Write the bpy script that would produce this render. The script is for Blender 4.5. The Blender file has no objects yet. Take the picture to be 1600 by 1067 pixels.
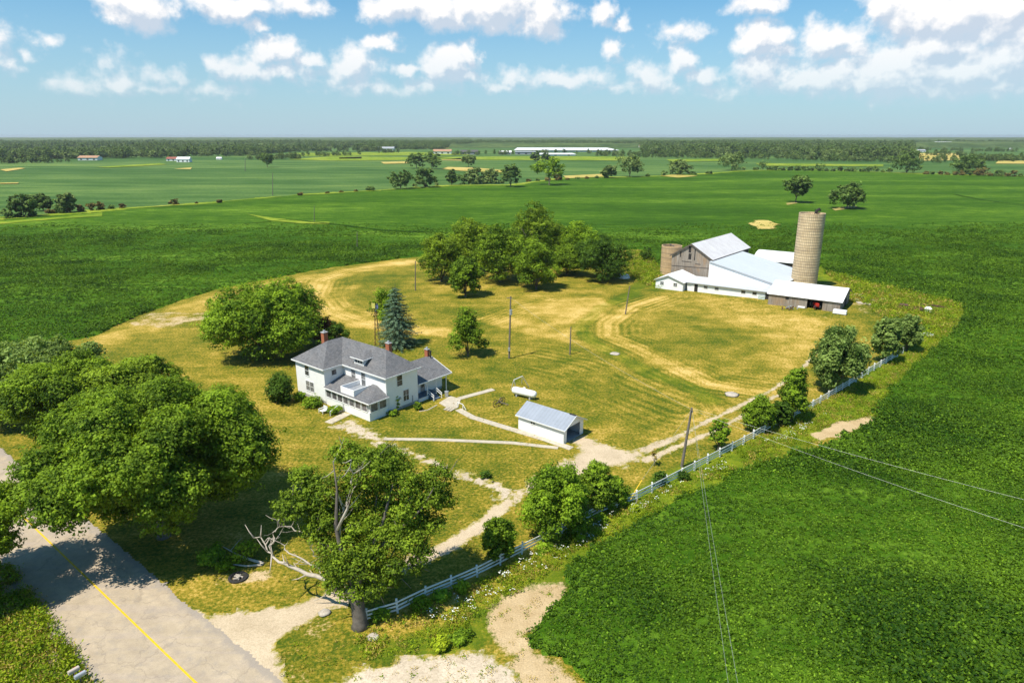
import bpy, math, random
import numpy as np
from mathutils import Vector, Matrix
random.seed(7); rng = np.random.default_rng(11)
R = math.radians
S = bpy.context.scene
COL = S.collection
H = 42.0; F = 1067.0; PITCH = R(16.77)
CP, SP = math.cos(PITCH), math.sin(PITCH)

# ------------------------------------------------------------------ measuring helpers
def G(px, py, z=0.0):
    u = (px-800)/F; v = (533.5-py)/F
    dx = u; dy = CP+v*SP; dz = -SP+v*CP
    t = (z-H)/dz
    return Vector((dx*t, dy*t, z))
def Hh(px, py, top):
    g = G(px, py); v = (533.5-top)/F
    return H+(-SP+v*CP)*g.y/(CP+v*SP)
def depth(g): return g.y*CP+(H-g.z)*SP
def terr(x, y):
    return 1.0*np.exp(-((x-86)**2+(y-172)**2)/(2*15.0**2))

# ------------------------------------------------------------------ materials
MATS = {}
def newmat(name):
    m = bpy.data.materials.new(name); m.use_nodes = True
    nt = m.node_tree; nt.nodes.clear()
    out = nt.nodes.new('ShaderNodeOutputMaterial')
    b = nt.nodes.new('ShaderNodeBsdfPrincipled')
    nt.links.new(b.outputs[0], out.inputs[0])
    MATS[name] = m
    return m, nt, b, out
def N(nt, t, **kw):
    n = nt.nodes.new(t)
    for k, v in kw.items(): setattr(n, k, v)
    return n
def noise(nt, vec, scale, detail=4, rough=.6):
    n = N(nt, 'ShaderNodeTexNoise'); n.inputs['Scale'].default_value = scale
    n.inputs['Detail'].default_value = detail; n.inputs['Roughness'].default_value = rough
    if vec is not None: nt.links.new(vec, n.inputs['Vector'])
    return n.outputs['Fac']
def ramp(nt, fac, stops):
    r = N(nt, 'ShaderNodeValToRGB'); nt.links.new(fac, r.inputs[0])
    e = r.color_ramp.elements
    while len(e) < len(stops): e.new(.5)
    for i, (p, c) in enumerate(stops):
        e[i].position = p; e[i].color = (*c, 1) if len(c) == 3 else c
    return r.outputs[0]
def mix(nt, fac, a, b, mode='MIX'):
    m = N(nt, 'ShaderNodeMix', data_type='RGBA', blend_type=mode)
    for s, v in ((0, fac), (6, a), (7, b)):
        if hasattr(v, 'default_value') or isinstance(v, bpy.types.NodeSocket): nt.links.new(v, m.inputs[s])
        elif s == 0: m.inputs[0].default_value = v
        else: m.inputs[s].default_value = (*v, 1)
    return m.outputs[2]
def math_(nt, op, a, b=None, c=None, clamp=False):
    m = N(nt, 'ShaderNodeMath', operation=op); m.use_clamp = clamp
    for i, v in enumerate((a, b, c)):
        if v is None: continue
        if isinstance(v, bpy.types.NodeSocket): nt.links.new(v, m.inputs[i])
        else: m.inputs[i].default_value = v
    return m.outputs[0]
def maprange(nt, v, a, b, c=0., d=1.):
    m = N(nt, 'ShaderNodeMapRange'); nt.links.new(v, m.inputs[0])
    for i, q in enumerate((a, b, c, d)): m.inputs[i+1].default_value = q
    return m.outputs[0]
def coords(nt, kind='Object', scale=(1, 1, 1), rot=(0, 0, 0)):
    t = N(nt, 'ShaderNodeTexCoord'); mp = N(nt, 'ShaderNodeMapping')
    mp.inputs['Scale'].default_value = scale; mp.inputs['Rotation'].default_value = rot
    nt.links.new(t.outputs[kind], mp.inputs[0]); return mp.outputs[0]
def bump(nt, b, h, strength=.5, dist=.1):
    n = N(nt, 'ShaderNodeBump'); n.inputs['Strength'].default_value = strength
    n.inputs['Distance'].default_value = dist
    nt.links.new(h, n.inputs['Height']); nt.links.new(n.outputs[0], b.inputs['Normal'])

def simple(name, col, rough=.7, var=.25, scale=3., metal=0., stain=None, bumpd=0.):
    m, nt, b, o = newmat(name)
    v = coords(nt)
    f = noise(nt, v, scale, 5, .65)
    lo = tuple(c*(1-var) for c in col); hi = tuple(min(1, c*(1+var*.6)) for c in col)
    c = ramp(nt, f, [(.3, lo), (.7, hi)])
    if stain:
        f2 = noise(nt, v, scale*.35, 6, .7)
        c = mix(nt, maprange(nt, f2, .52, .72, 0, .75), c, stain)
    nt.links.new(c, b.inputs['Base Color'])
    b.inputs['Roughness'].default_value = rough; b.inputs['Metallic'].default_value = metal
    if bumpd: bump(nt, b, f, .6, bumpd)
    return m

simple('white_paint', (.86, .86, .85), .55, .05, 1.5, stain=(.74, .74, .71))
simple('white_trim', (.82, .82, .80), .5, .05, 3.)
simple('white_fence_paint', (.86, .84, .78), .7, .12, 3., stain=(.45, .42, .36))
simple('foundation_concrete', (.38, .38, .37), .9, .2, 2.)
simple('concrete', (.50, .44, .34), .9, .2, 1.3, stain=(.34, .29, .2))
simple('red_brick', (.40, .13, .06), .85, .3, 6.)
simple('pole_wood', (.17, .145, .12), .9, .35, 3.)
simple('grey_metal', (.38, .40, .43), .45, .15, 2., metal=.4)
simple('galvanised', (.5, .52, .54), .4, .1, 2., metal=.5)
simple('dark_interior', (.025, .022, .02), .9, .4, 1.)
simple('porch_floor', (.10, .14, .19), .7, .2, 2.)
simple('rust', (.11, .05, .035), .85, .4, 2., stain=(.2, .12, .08))
simple('tractor_red', (.45, .03, .02), .4, .2, 2.)
simple('tyre', (.02, .02, .02), .8, .3, 3.)
simple('tank_white', (.85, .85, .84), .35, .04, 1.)
simple('cable', (.42, .44, .40), .5, .1, 1., metal=.2)
simple('yellow_plastic', (.75, .48, .02), .5, .1, 1.)
simple('stone', (.45, .40, .33), .9, .3, 3.)
simple('blue_paint', (.12, .16, .42), .5, .1, 1.)
simple('yellow_paint', (.78, .70, .16), .5, .1, 1.)
simple('roof_tan', (.42, .24, .14), .8, .2, .3)
simple('roof_red', (.30, .09, .06), .8, .2, .3)
simple('roof_dark', (.09, .085, .08), .8, .2, .3)
simple('roof_white', (.80, .80, .80), .5, .08, .3)
simple('roof_grey', (.36, .38, .40), .6, .1, .3)
simple('far_wall_white', (.82, .82, .80), .7, .1, .5)
simple('far_wall_brown', (.20, .15, .11), .8, .2, .5)
simple('far_wall_grey', (.30, .32, .34), .8, .2, .5)
simple('flower_white', (.75, .76, .68), .7, .1, 4.)
simple('grey_green_paint', (.32, .38, .34), .7, .2, 2.)
simple('car_paint', (.05, .09, .14), .25, .1, 2.)
simple('silver_paint', (.55, .57, .6), .35, .08, 2., metal=.3)
simple('beige_paint', (.56, .48, .40), .5, .08, 2.)
simple('ash', (.03, .028, .025), .95, .5, 6.)

def m_glass(name, col=(.02, .025, .03)):
    m, nt, b, o = newmat(name)
    f = noise(nt, coords(nt), 1.3, 3)
    nt.links.new(ramp(nt, f, [(.35, col), (.7, tuple(c*2.6+.02 for c in col))]), b.inputs['Base Color'])
    b.inputs['Roughness'].default_value = .12; b.inputs['Specular IOR Level'].default_value = .6
m_glass('glass'); m_glass('curtained_glass', (.10, .10, .10)); m_glass('screen_mesh', (.07, .065, .07))

def m_shingle():
    m, nt, b, o = newmat('shingle')
    v = coords(nt)
    bt = N(nt, 'ShaderNodeTexBrick'); bt.inputs['Scale'].default_value = 1.0
    g = N(nt, 'ShaderNodeNewGeometry')
    # courses follow height: use z stretched
    sx = N(nt, 'ShaderNodeSeparateXYZ'); nt.links.new(v, sx.inputs[0])
    cx = N(nt, 'ShaderNodeCombineXYZ')
    nt.links.new(math_(nt, 'ADD', sx.outputs[0], sx.outputs[1]), cx.inputs[0])
    nt.links.new(math_(nt, 'MULTIPLY', sx.outputs[2], 1.7), cx.inputs[1])
    nt.links.new(cx.outputs[0], bt.inputs['Vector'])
    bt.inputs['Brick Width'].default_value = .45; bt.inputs['Row Height'].default_value = .24
    bt.inputs['Mortar Size'].default_value = .012
    bt.inputs['Color1'].default_value = (.12, .122, .13, 1); bt.inputs['Color2'].default_value = (.185, .185, .195, 1)
    bt.inputs['Mortar'].default_value = (.07, .07, .075, 1)
    f = noise(nt, v, 7., 5, .8); f2 = noise(nt, v, .8, 4)
    c = mix(nt, .75, bt.outputs['Color'], ramp(nt, f, [(.3, (.35, .35, .36)), (.7, (1., 1., 1.))]), 'MULTIPLY')
    c = mix(nt, maprange(nt, f2, .4, .7, 0, .3), c, (.17, .15, .14))
    c = mix(nt, 1.0, c, (1.18, 1.19, 1.17), 'MULTIPLY')
    nt.links.new(c, b.inputs['Base Color']); b.inputs['Roughness'].default_value = .9
    bump(nt, b, f, .5, .03)
m_shingle()

def m_siding(name, base, dark, lapz=.2):
    m, nt, b, o = newmat(name)
    v = coords(nt); sx = N(nt, 'ShaderNodeSeparateXYZ'); nt.links.new(v, sx.inputs[0])
    fr = math_(nt, 'FRACT', math_(nt, 'DIVIDE', sx.outputs[2], lapz))
    f = noise(nt, v, .9, 5, .7)
    c = mix(nt, maprange(nt, f, .45, .75, 0, .5), base, dark)
    nt.links.new(c, b.inputs['Base Color']); b.inputs['Roughness'].default_value = .6
    bump(nt, b, fr, .35, .02)
m_siding('siding', (.86, .86, .85), (.76, .77, .76))

def m_boards():
    m, nt, b, o = newmat('weathered_boards')
    v = coords(nt, scale=(2.6, 2.6, .12))
    f = noise(nt, v, 1.6, 5, .8)
    v2 = coords(nt, scale=(1, 1, .5)); f2 = noise(nt, v2, .35, 4, .7)
    c = ramp(nt, f, [(.25, (.07, .055, .045)), (.42, (.20, .165, .13)), (.58, (.31, .27, .225)), (.75, (.45, .41, .36))])
    c = mix(nt, maprange(nt, f2, .5, .68, 0, .55), c, (.34, .20, .09))
    nt.links.new(c, b.inputs['Base Color']); b.inputs['Roughness'].default_value = .9
    bump(nt, b, f, .7, .04)
m_boards()

def m_metalroof(name, base, stain, rust, amt=.3, along=0, pitch=.75):
    m, nt, b, o = newmat(name)
    v = coords(nt); sx = N(nt, 'ShaderNodeSeparateXYZ'); nt.links.new(v, sx.inputs[0])
    rib = math_(nt, 'PINGPONG', sx.outputs[along], pitch/2)
    ribf = maprange(nt, rib, 0, .05, 0, 1)
    f = noise(nt, v, .5, 6, .7); f2 = noise(nt, coords(nt, scale=(.3, .3, .3) if along else (.3, 2, .3)), 1.1, 5, .8)
    c = mix(nt, maprange(nt, f, .42, .7, 0, amt), base, stain)
    c = mix(nt, maprange(nt, f2, .6, .78, 0, .35*amt*2), c, rust)
    sh = N(nt, 'ShaderNodeTexWhiteNoise', noise_dimensions='1D')
    nt.links.new(math_(nt, 'FLOOR', math_(nt, 'DIVIDE', sx.outputs[along], 1.5)), sh.inputs['W'])
    c = mix(nt, maprange(nt, sh.outputs[0], 0, 1, 0, .3), c, stain)
    nt.links.new(c, b.inputs['Base Color']); b.inputs['Roughness'].default_value = .5
    b.inputs['Specular IOR Level'].default_value = .25
    c = mix(nt, maprange(nt, ribf, 0, 1, .35, 0), c, rust); nt.links.new(c, b.inputs['Base Color'])
    bump(nt, b, ribf, .6, .04)
m_metalroof('barn_roof', (.68, .67, .67), (.50, .48, .48), (.34, .26, .22), .6, 1)
m_metalroof('leanto_roof', (.54, .58, .61), (.44, .49, .53), (.45, .42, .4), .4, 1)
m_metalroof('wing_roof', (.57, .59, .61), (.45, .47, .49), (.5, .48, .44), .6, 0)
m_metalroof('bright_roof', (.78, .78, .78), (.68, .68, .68), (.55, .52, .48), .35, 0)
m_metalroof('garage_roof', (.31, .345, .40), (.23, .26, .30), (.17, .15, .14), .6, 0, .6)

def m_silo(name, c1, c2, mort, band):
    m, nt, b, o = newmat(name)
    v = coords(nt); sx = N(nt, 'ShaderNodeSeparateXYZ'); nt.links.new(v, sx.inputs[0])
    ang = math_(nt, 'ARCTAN2', sx.outputs[1], sx.outputs[0])
    cx = N(nt, 'ShaderNodeCombineXYZ')
    nt.links.new(math_(nt, 'MULTIPLY', ang, 3.5), cx.inputs[0]); nt.links.new(sx.outputs[2], cx.inputs[1])
    bt = N(nt, 'ShaderNodeTexBrick', offset=0.0); nt.links.new(cx.outputs[0], bt.inputs['Vector'])
    bt.inputs['Scale'].default_value = 1; bt.inputs['Brick Width'].default_value = .5; bt.inputs['Row Height'].default_value = .76
    bt.inputs['Mortar Size'].default_value = .03
    bt.inputs['Color1'].default_value = (*c1, 1); bt.inputs['Color2'].default_value = (*c2, 1); bt.inputs['Mortar'].default_value = (*mort, 1)
    f = noise(nt, coords(nt, scale=(1, 1, .25)), .9, 6, .8)
    c = mix(nt, maprange(nt, f, .4, .75, 0, .6), bt.outputs['Color'], band)
    f3 = noise(nt, coords(nt, scale=(.15, .15, 1)), .7, 3, .6)
    c = mix(nt, maprange(nt, f3, .45, .7, 0, .5), c, (.24, .17, .11))
    nt.links.new(c, b.inputs['Base Color']); b.inputs['Roughness'].default_value = .9
    bump(nt, b, bt.outputs['Fac'], -.4, .03)
m_silo('stave_silo', (.60, .46, .27), (.70, .55, .34), (.13, .09, .055), (.44, .31, .16))
m_silo('old_silo', (.55, .38, .20), (.60, .43, .24), (.44, .31, .17), (.34, .20, .09))

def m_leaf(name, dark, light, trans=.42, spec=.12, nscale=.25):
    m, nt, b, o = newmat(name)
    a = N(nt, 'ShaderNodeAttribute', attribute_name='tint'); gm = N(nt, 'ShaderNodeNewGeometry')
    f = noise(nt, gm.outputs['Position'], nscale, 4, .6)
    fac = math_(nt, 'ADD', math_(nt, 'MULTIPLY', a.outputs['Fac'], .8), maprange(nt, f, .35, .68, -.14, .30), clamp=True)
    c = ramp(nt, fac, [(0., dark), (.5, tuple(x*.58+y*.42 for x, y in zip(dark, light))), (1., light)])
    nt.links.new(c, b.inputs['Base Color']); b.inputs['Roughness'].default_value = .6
    b.inputs['Specular IOR Level'].default_value = spec
    t = N(nt, 'ShaderNodeBsdfTranslucent')
    nt.links.new(mix(nt, 1.0, c, (1.25, 1.15, .4), 'MULTIPLY'), t.inputs[0])
    ms = N(nt, 'ShaderNodeMixShader'); ms.inputs[0].default_value = trans
    nt.links.new(b.outputs[0], ms.inputs[1]); nt.links.new(t.outputs[0], ms.inputs[2]); nt.links.new(ms.outputs[0], o.inputs[0])
m_leaf('leaf_maple', (.036, .086, .006), (.33, .49, .032))
m_leaf('leaf_oak', (.048, .098, .008), (.36, .50, .036))
m_leaf('leaf_bright', (.055, .125, .008), (.38, .56, .034))
m_leaf('leaf_dark', (.026, .066, .008), (.16, .28, .028))
m_leaf('leaf_silver', (.050, .105, .012), (.40, .54, .14))
m_leaf('leaf_purple', (.08, .035, .015), (.24, .09, .04))
m_leaf('leaf_spruce', (.026, .062, .030), (.20, .30, .17), .08)
m_leaf('leaf_far', (.034, .078, .016), (.21, .31, .065), .25)
m_leaf('leaf_far_pale', (.065, .115, .026), (.29, .38, .11), .25)
m_leaf('leaf_reddish', (.08, .065, .018), (.24, .20, .05), .2)
m_leaf('leaf_soy', (.020, .062, .003), (.23, .40, .020), .25, .12, .07)
m_leaf('leaf_weed', (.11, .18, .005), (.44, .53, .025), .25, .1, .2)
m_leaf('leaf_dryweed', (.26, .20, .03), (.62, .47, .13), .2, .1, .2)
m_leaf('bark', (.10, .085, .065), (.20, .18, .15), 0., .2, 2.)
simple('bark_pale', (.48, .42, .34), .9, .3, 2., bumpd=.05)
simple('bark_brown', (.13, .11, .09), .9, .4, 2., bumpd=.05)

def m_lawn():
    m, nt, b, o = newmat('lawn_grass')
    a = N(nt, 'ShaderNodeAttribute', attribute_name='zone')
    sp = N(nt, 'ShaderNodeSeparateColor'); nt.links.new(a.outputs['Color'], sp.inputs[0])
    v = coords(nt)
    big = noise(nt, v, .035, 5, .62); med = noise(nt, v, .22, 6, .7)
    fine = noise(nt, v, 2.6, 5, .75)
    streak = noise(nt, coords(nt, scale=(.10, 1.3, 1), rot=(0, 0, R(28))), .55, 4, .7)
    streak2 = noise(nt, coords(nt, scale=(.10, 1.2, 1), rot=(0, 0, R(-38))), .5, 4, .7)
    g = math_(nt, 'ADD', maprange(nt, big, .34, .66, -.15, .13), maprange(nt, med, .3, .7, -.17, .16))
    g = math_(nt, 'ADD', g, maprange(nt, streak, .3, .7, -.035, .035))
    g = math_(nt, 'ADD', g, maprange(nt, streak2, .3, .7, -.06, .06))
    g = math_(nt, 'ADD', g, math_(nt, 'MULTIPLY', math_(nt, 'SUBTRACT', sp.outputs[0], math_(nt, 'MULTIPLY', sp.outputs[1], .8)), .24))
    g = math_(nt, 'ADD', g, maprange(nt, fine, .3, .7, -.09, .56))
    c = ramp(nt, g, [(.00, (.062, .100, .007)), (.13, (.132, .144, .011)), (.26, (.228, .192, .019)), (.38, (.360, .262, .038)), (.55, (.55, .375, .098)), (.78, (.69, .50, .19))])
    lush = ramp(nt, med, [(.35, (.07, .14, .005)), (.65, (.27, .33, .016))])
    c = mix(nt, maprange(nt, sp.outputs[1], .35, 1.1, 0, .7), c, lush)
    dirt = ramp(nt, med, [(.3, (.42, .30, .16)), (.7, (.62, .475, .295))])
    bf = math_(nt, 'ADD', sp.outputs[2], math_(nt, 'MULTIPLY', math_(nt, 'SUBTRACT', med, .5), 1.6))
    bf = math_(nt, 'ADD', bf, math_(nt, 'MULTIPLY', math_(nt, 'SUBTRACT', fine, .5), 1.1))
    c = mix(nt, maprange(nt, bf, .42, .66), c, dirt)
    c = mix(nt, .6, c, ramp(nt, noise(nt, v, 7., 3, .8), [(.3, (.5, .5, .45)), (.7, (1.3, 1.3, 1.2))]), 'MULTIPLY')
    nt.links.new(c, b.inputs['Base Color']); b.inputs['Roughness'].default_value = .95
    b.inputs['Specular IOR Level'].default_value = .1
    bump(nt, b, fine, .8, .12)
m_lawn()

def m_field(name, cols, s1=.012, s2=.12, s3=1.6, dist=.25, strch=(1, 1, 1), rot=0):
    m, nt, b, o = newmat(name)
    v = coords(nt); vs = coords(nt, scale=strch, rot=(0, 0, rot))
    a = noise(nt, vs, s1, 5, .6); c_ = noise(nt, vs, s2, 5, .65); d = noise(nt, v, s3, 4, .8)
    g = math_(nt, 'ADD', math_(nt, 'MULTIPLY', a, .40), math_(nt, 'MULTIPLY', c_, .36))
    g = math_(nt, 'ADD', g, math_(nt, 'MULTIPLY', d, .30))
    c = ramp(nt, g, cols)
    nt.links.new(c, b.inputs['Base Color']); b.inputs['Roughness'].default_value = .8
    b.inputs['Specular IOR Level'].default_value = .03
    bump(nt, b, d, 1., dist)
m_field('soy_canopy', [(.40, (.024, .068, .004)), (.50, (.040, .102, .005)), (.57, (.072, .152, .009)), (.66, (.19, .30, .028))], s2=.16, s3=.9, dist=.5, strch=(.45, 1.6, 1), rot=R(-8))
m_field('soy_under', [(.40, (.010, .036, .002)), (.52, (.020, .062, .003)), (.66, (.045, .11, .006))], s3=2., dist=.4)
m_field('far_crop', [(.42, (.038, .092, .020)), (.50, (.058, .122, .028)), (.57, (.10, .175, .042)), (.68, (.20, .26, .065))], .004, .03, .4, .2, (.4, 1.6, 1), R(-5))
m_field('stubble', [(.35, (.22, .24, .03)), (.5, (.42, .34, .09)), (.65, (.58, .45, .16))], .01, .08, .8, .1)
m_field('green_verge', [(.38, (.06, .13, .008)), (.5, (.15, .23, .016)), (.6, (.28, .33, .035)), (.7, (.42, .36, .10))], .02, .12, 1.0, .15)
m_field('base_earth', [(.35, (.05, .08, .015)), (.6, (.11, .14, .03))], .003, .02, .4, .1)
m_field('forest_canopy', [(.38, (.025, .055, .012)), (.5, (.065, .11, .026)), (.62, (.15, .20, .055))], .004, .03, .09, 6.)

def m_road():
    m, nt, b, o = newmat('asphalt_chipseal')
    v = coords(nt); f = noise(nt, v, 14., 4, .8); f2 = noise(nt, coords(nt, scale=(.05, 1, 1), rot=(0, 0, R(38.8))), 1.1, 4, .6)
    f3 = noise(nt, v, .45, 6, .75); f4 = noise(nt, v, 2.5, 5, .8)
    c = ramp(nt, f3, [(.32, (.36, .29, .20)), (.68, (.50, .405, .285))])
    c = mix(nt, maprange(nt, f2, .5, .62, 0, .28), c, (.40, .33, .29))
    c = mix(nt, maprange(nt, f4, .60, .72, 0, .45), c, (.27, .22, .18))
    vc = N(nt, 'ShaderNodeTexVoronoi', feature='DISTANCE_TO_EDGE'); vc.inputs['Scale'].default_value = .2
    wv = N(nt, 'ShaderNodeVectorMath', operation='MULTIPLY_ADD'); nn = N(nt, 'ShaderNodeTexNoise'); nn.inputs['Scale'].default_value = 1.2; nt.links.new(v, nn.inputs['Vector'])
    nt.links.new(nn.outputs['Color'], wv.inputs[0]); wv.inputs[1].default_value = (1.6, 1.6, 0); nt.links.new(v, wv.inputs[2]); nt.links.new(wv.outputs[0], vc.inputs['Vector'])
    c = mix(nt, maprange(nt, vc.outputs['Distance'], .005, .014, .28, 0), c, (.16, .13, .11))
    tl = N(nt, 'ShaderNodeSeparateXYZ'); nt.links.new(coords(nt, rot=(0, 0, R(38.8))), tl.inputs[0])
    wl = math_(nt, 'PINGPONG', tl.outputs[1], 1.15)
    c = mix(nt, maprange(nt, wl, .75, 1.1, 0, .18), c, (.30, .24, .19))
    ea = N(nt, 'ShaderNodeAttribute', attribute_name='edge')
    eg = math_(nt, 'ADD', ea.outputs['Fac'], maprange(nt, noise(nt, v, .8, 5, .7), .3, .7, -.7, .5))
    c = mix(nt, maprange(nt, eg, .2, .9, .75, 0), c, (.30, .26, .22))
    c = mix(nt, .5, c, ramp(nt, f, [(.35, (.7, .7, .7)), (.65, (1.2, 1.2, 1.2))]), 'MULTIPLY')
    nt.links.new(c, b.inputs['Base Color']); b.inputs['Roughness'].default_value = .9
    bump(nt, b, f, .5, .02)
m_road()
def m_gravel(name, c1, c2, sc=5., spec=None):
    m, nt, b, o = newmat(name)
    v = coords(nt); f = noise(nt, v, sc, 5, .8); f2 = noise(nt, v, .3, 5, .7); vo = N(nt, 'ShaderNodeTexVoronoi'); vo.inputs['Scale'].default_value = sc*1.3
    nt.links.new(v, vo.inputs['Vector'])
    g = math_(nt, 'ADD', math_(nt, 'MULTIPLY', f, .5), math_(nt, 'MULTIPLY', f2, .5))
    c = ramp(nt, g, [(.35, c1), (.62, c2)])
    c = mix(nt, .4, c, ramp(nt, vo.outputs['Distance'], [(.1, (.65, .63, .6)), (.6, (1.2, 1.2, 1.2))]), 'MULTIPLY')
    ea = N(nt, 'ShaderNodeAttribute', attribute_name='edge')
    eg = math_(nt, 'ADD', ea.outputs['Fac'], maprange(nt, noise(nt, v, 1.6, 5, .75), .3, .7, -.38, .45))
    grass = ramp(nt, noise(nt, v, 1.1, 5, .7), [(.35, (.12, .14, .008)), (.5, (.24, .21, .014)), (.65, (.40, .31, .045))])
    c = mix(nt, maprange(nt, eg, .0, .35), grass, c)
    nt.links.new(c, b.inputs['Base Color']); b.inputs['Roughness'].default_value = .95
    bump(nt, b, f, .7, .05)
m_gravel('gravel', (.38, .295, .185), (.57, .46, .315))
m_gravel('sand', (.46, .33, .18), (.64, .48, .29), 2.5)
m_gravel('rubble', (.35, .28, .19), (.62, .52, .39), 4.)
simple('line_yellow', (.74, .46, .01), .8, .2, 5., stain=(.52, .38, .12))

# ------------------------------------------------------------------ object helpers
def tag(o, label=None, cat=None, group=None, kind=None):
    if label: o['label'] = label
    if cat: o['category'] = cat
    if group: o['group'] = group
    if kind: o['kind'] = kind
    return o
def empty(name, loc, rz=0., label=None, cat=None, group=None):
    o = bpy.data.objects.new(name, None); COL.objects.link(o)
    o.location = loc; o.rotation_euler = (0, 0, rz); o.empty_display_size = .5
    return tag(o, label, cat, group)
def npmesh(name, V, Fc, mat, parent=None, tint=None, link=True, smooth=False):
    """V (n,3), Fc (m,k) arrays of equal sized faces"""
    V = np.asarray(V, np.float32); Fc = np.asarray(Fc, np.int32)
    me = bpy.data.meshes.new(name)
    me.vertices.add(len(V)); me.vertices.foreach_set('co', V.ravel())
    k = Fc.shape[1]
    me.loops.add(Fc.size); me.loops.foreach_set('vertex_index', Fc.ravel())
    me.polygons.add(len(Fc)); me.polygons.foreach_set('loop_start', np.arange(0, Fc.size, k, dtype=np.int32))
    try: me.polygons.foreach_set('loop_total', np.full(len(Fc), k, np.int32))
    except Exception: pass
    if smooth: me.polygons.foreach_set('use_smooth', np.ones(len(Fc), bool))
    if tint is not None:
        at = me.attributes.new('tint', 'FLOAT', 'FACE'); at.data.foreach_set('value', np.asarray(tint, np.float32))
    me.update(calc_edges=True)
    if mat: me.materials.append(MATS[mat])
    o = bpy.data.objects.new(name, me)
    if link: COL.objects.link(o)
    if parent: o.parent = parent
    return o
class MB:
    def __init__(s): s.v = []; s.f = []
    def add(s, vs, fs):
        n = len(s.v); s.v += [tuple(v) for v in vs]; s.f += [tuple(i+n for i in f) for f in fs]; return s
    def box(s, x0, x1, y0, y1, z0, z1):
        v = [(x, y, z) for z in (z0, z1) for y in (y0, y1) for x in (x0, x1)]
        return s.add(v, [(0, 2, 3, 1), (4, 5, 7, 6), (0, 1, 5, 4), (2, 6, 7, 3), (0, 4, 6, 2), (1, 3, 7, 5)])
    def poly(s, pts): return s.add(pts, [tuple(range(len(pts)))])
    def slab(s, pts, t=.15):
        n = len(pts); lo = [(p[0], p[1], p[2]-t) for p in pts]
        return s.add(list(pts)+lo, [tuple(range(n)), tuple(range(2*n-1, n-1, -1))]+[(i, i+n, (i+1) % n+n, (i+1) % n) for i in range(n)])
    def bar(s, p, q, w=.1, h=None):
        p, q = Vector(p), Vector(q); d = (q-p).normalized(); h = h or w
        up = Vector((0, 0, 1)) if abs(d.z) < .9 else Vector((1, 0, 0))
        a = d.cross(up).normalized()*w/2; b = a.cross(d).normalized()*h/2
        v = [e+sx*a+sy*b for e in (p, q) for sx, sy in ((-1, -1), (1, -1), (1, 1), (-1, 1))]
        return s.add(v, [(0, 1, 2, 3), (7, 6, 5, 4)]+[(i, i+4, (i+1) % 4+4, (i+1) % 4) for i in range(4)])
    def tube(s, pts, rad, n=6, cap=True):
        rings = []; pts = [Vector(p) for p in pts]
        if not hasattr(rad, '__len__'): rad = [rad]*len(pts)
        for i, p in enumerate(pts):
            d = (pts[min(i+1, len(pts)-1)]-pts[max(i-1, 0)]).normalized()
            up = Vector((0, 0, 1)) if abs(d.z) < .95 else Vector((1, 0, 0))
            a = d.cross(up).normalized(); b = a.cross(d).normalized()
            rings.append([p+rad[i]*(a*math.cos(t)+b*math.sin(t)) for t in [2*math.pi*k/n for k in range(n)]])
        v = [q for r in rings for q in r]; f = []
        for i in range(len(pts)-1):
            f += [(i*n+k, i*n+(k+1) % n, (i+1)*n+(k+1) % n, (i+1)*n+k) for k in range(n)]
        if cap: f += [tuple(range(n-1, -1, -1)), tuple(range((len(pts)-1)*n, len(pts)*n))]
        return s.add(v, f)
    def lathe(s, prof, n=24, cx=0, cy=0):
        v = []; f = []
        for r, z in prof: v += [(cx+r*math.cos(2*math.pi*k/n), cy+r*math.sin(2*math.pi*k/n), z) for k in range(n)]
        for i in range(len(prof)-1): f += [(i*n+k, i*n+(k+1) % n, (i+1)*n+(k+1) % n, (i+1)*n+k) for k in range(n)]
        return s.add(v, f)
    def build(s, name, mat, parent=None, smooth=False, bevel=0):
        me = bpy.data.meshes.new(name); me.from_pydata(s.v, [], s.f); me.update()
        me.materials.append(MATS[mat])
        if smooth:
            for p in me.polygons: p.use_smooth = True
        o = bpy.data.objects.new(name, me); COL.objects.link(o)
        if parent: o.parent = parent
        if bevel:
            b = o.modifiers.new('bevel', 'BEVEL'); b.width = bevel; b.segments = 2
        return o

# ------------------------------------------------------------------ polygons on the ground
def gp(pts): return np.array([tuple(G(*p))[:2] for p in pts])
def inside(P, X, Y):
    r = np.zeros(X.shape, bool); n = len(P)
    for i in range(n):
        x0, y0 = P[i]; x1, y1 = P[(i+1) % n]
        if y0 == y1: continue
        c = ((Y < y0) != (Y < y1)) & (X < (x1-x0)*(Y-y0)/(y1-y0)+x0)
        r ^= c
    return r
def dist(P, X, Y, closed=True):
    d = np.full(X.shape, 1e9); n = len(P)
    for i in range(n if closed else n-1):
        a = P[i]; b = P[(i+1) % n]; ab = b-a; L2 = (ab**2).sum()+1e-9
        t = np.clip(((X-a[0])*ab[0]+(Y-a[1])*ab[1])/L2, 0, 1)
        d = np.minimum(d, np.hypot(X-a[0]-t*ab[0], Y-a[1]-t*ab[1]))
    return d
def sdist(P, X, Y):
    d = dist(P, X, Y); return np.where(inside(P, X, Y), d, -d)      # positive inside
def vnoise(X, Y, s, seed=0):
    r = np.random.default_rng(seed); T = r.random((256, 256))
    x = X*s+1000; y = Y*s+1000; xi = np.floor(x).astype(int); yi = np.floor(y).astype(int)
    fx = x-xi; fy = y-yi; fx = fx*fx*(3-2*fx); fy = fy*fy*(3-2*fy)
    g = lambda i, j: T[(xi+i) % 256, (yi+j) % 256]
    return (g(0, 0)*(1-fx)+g(1, 0)*fx)*(1-fy)+(g(0, 1)*(1-fx)+g(1, 1)*fx)*fy
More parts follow.
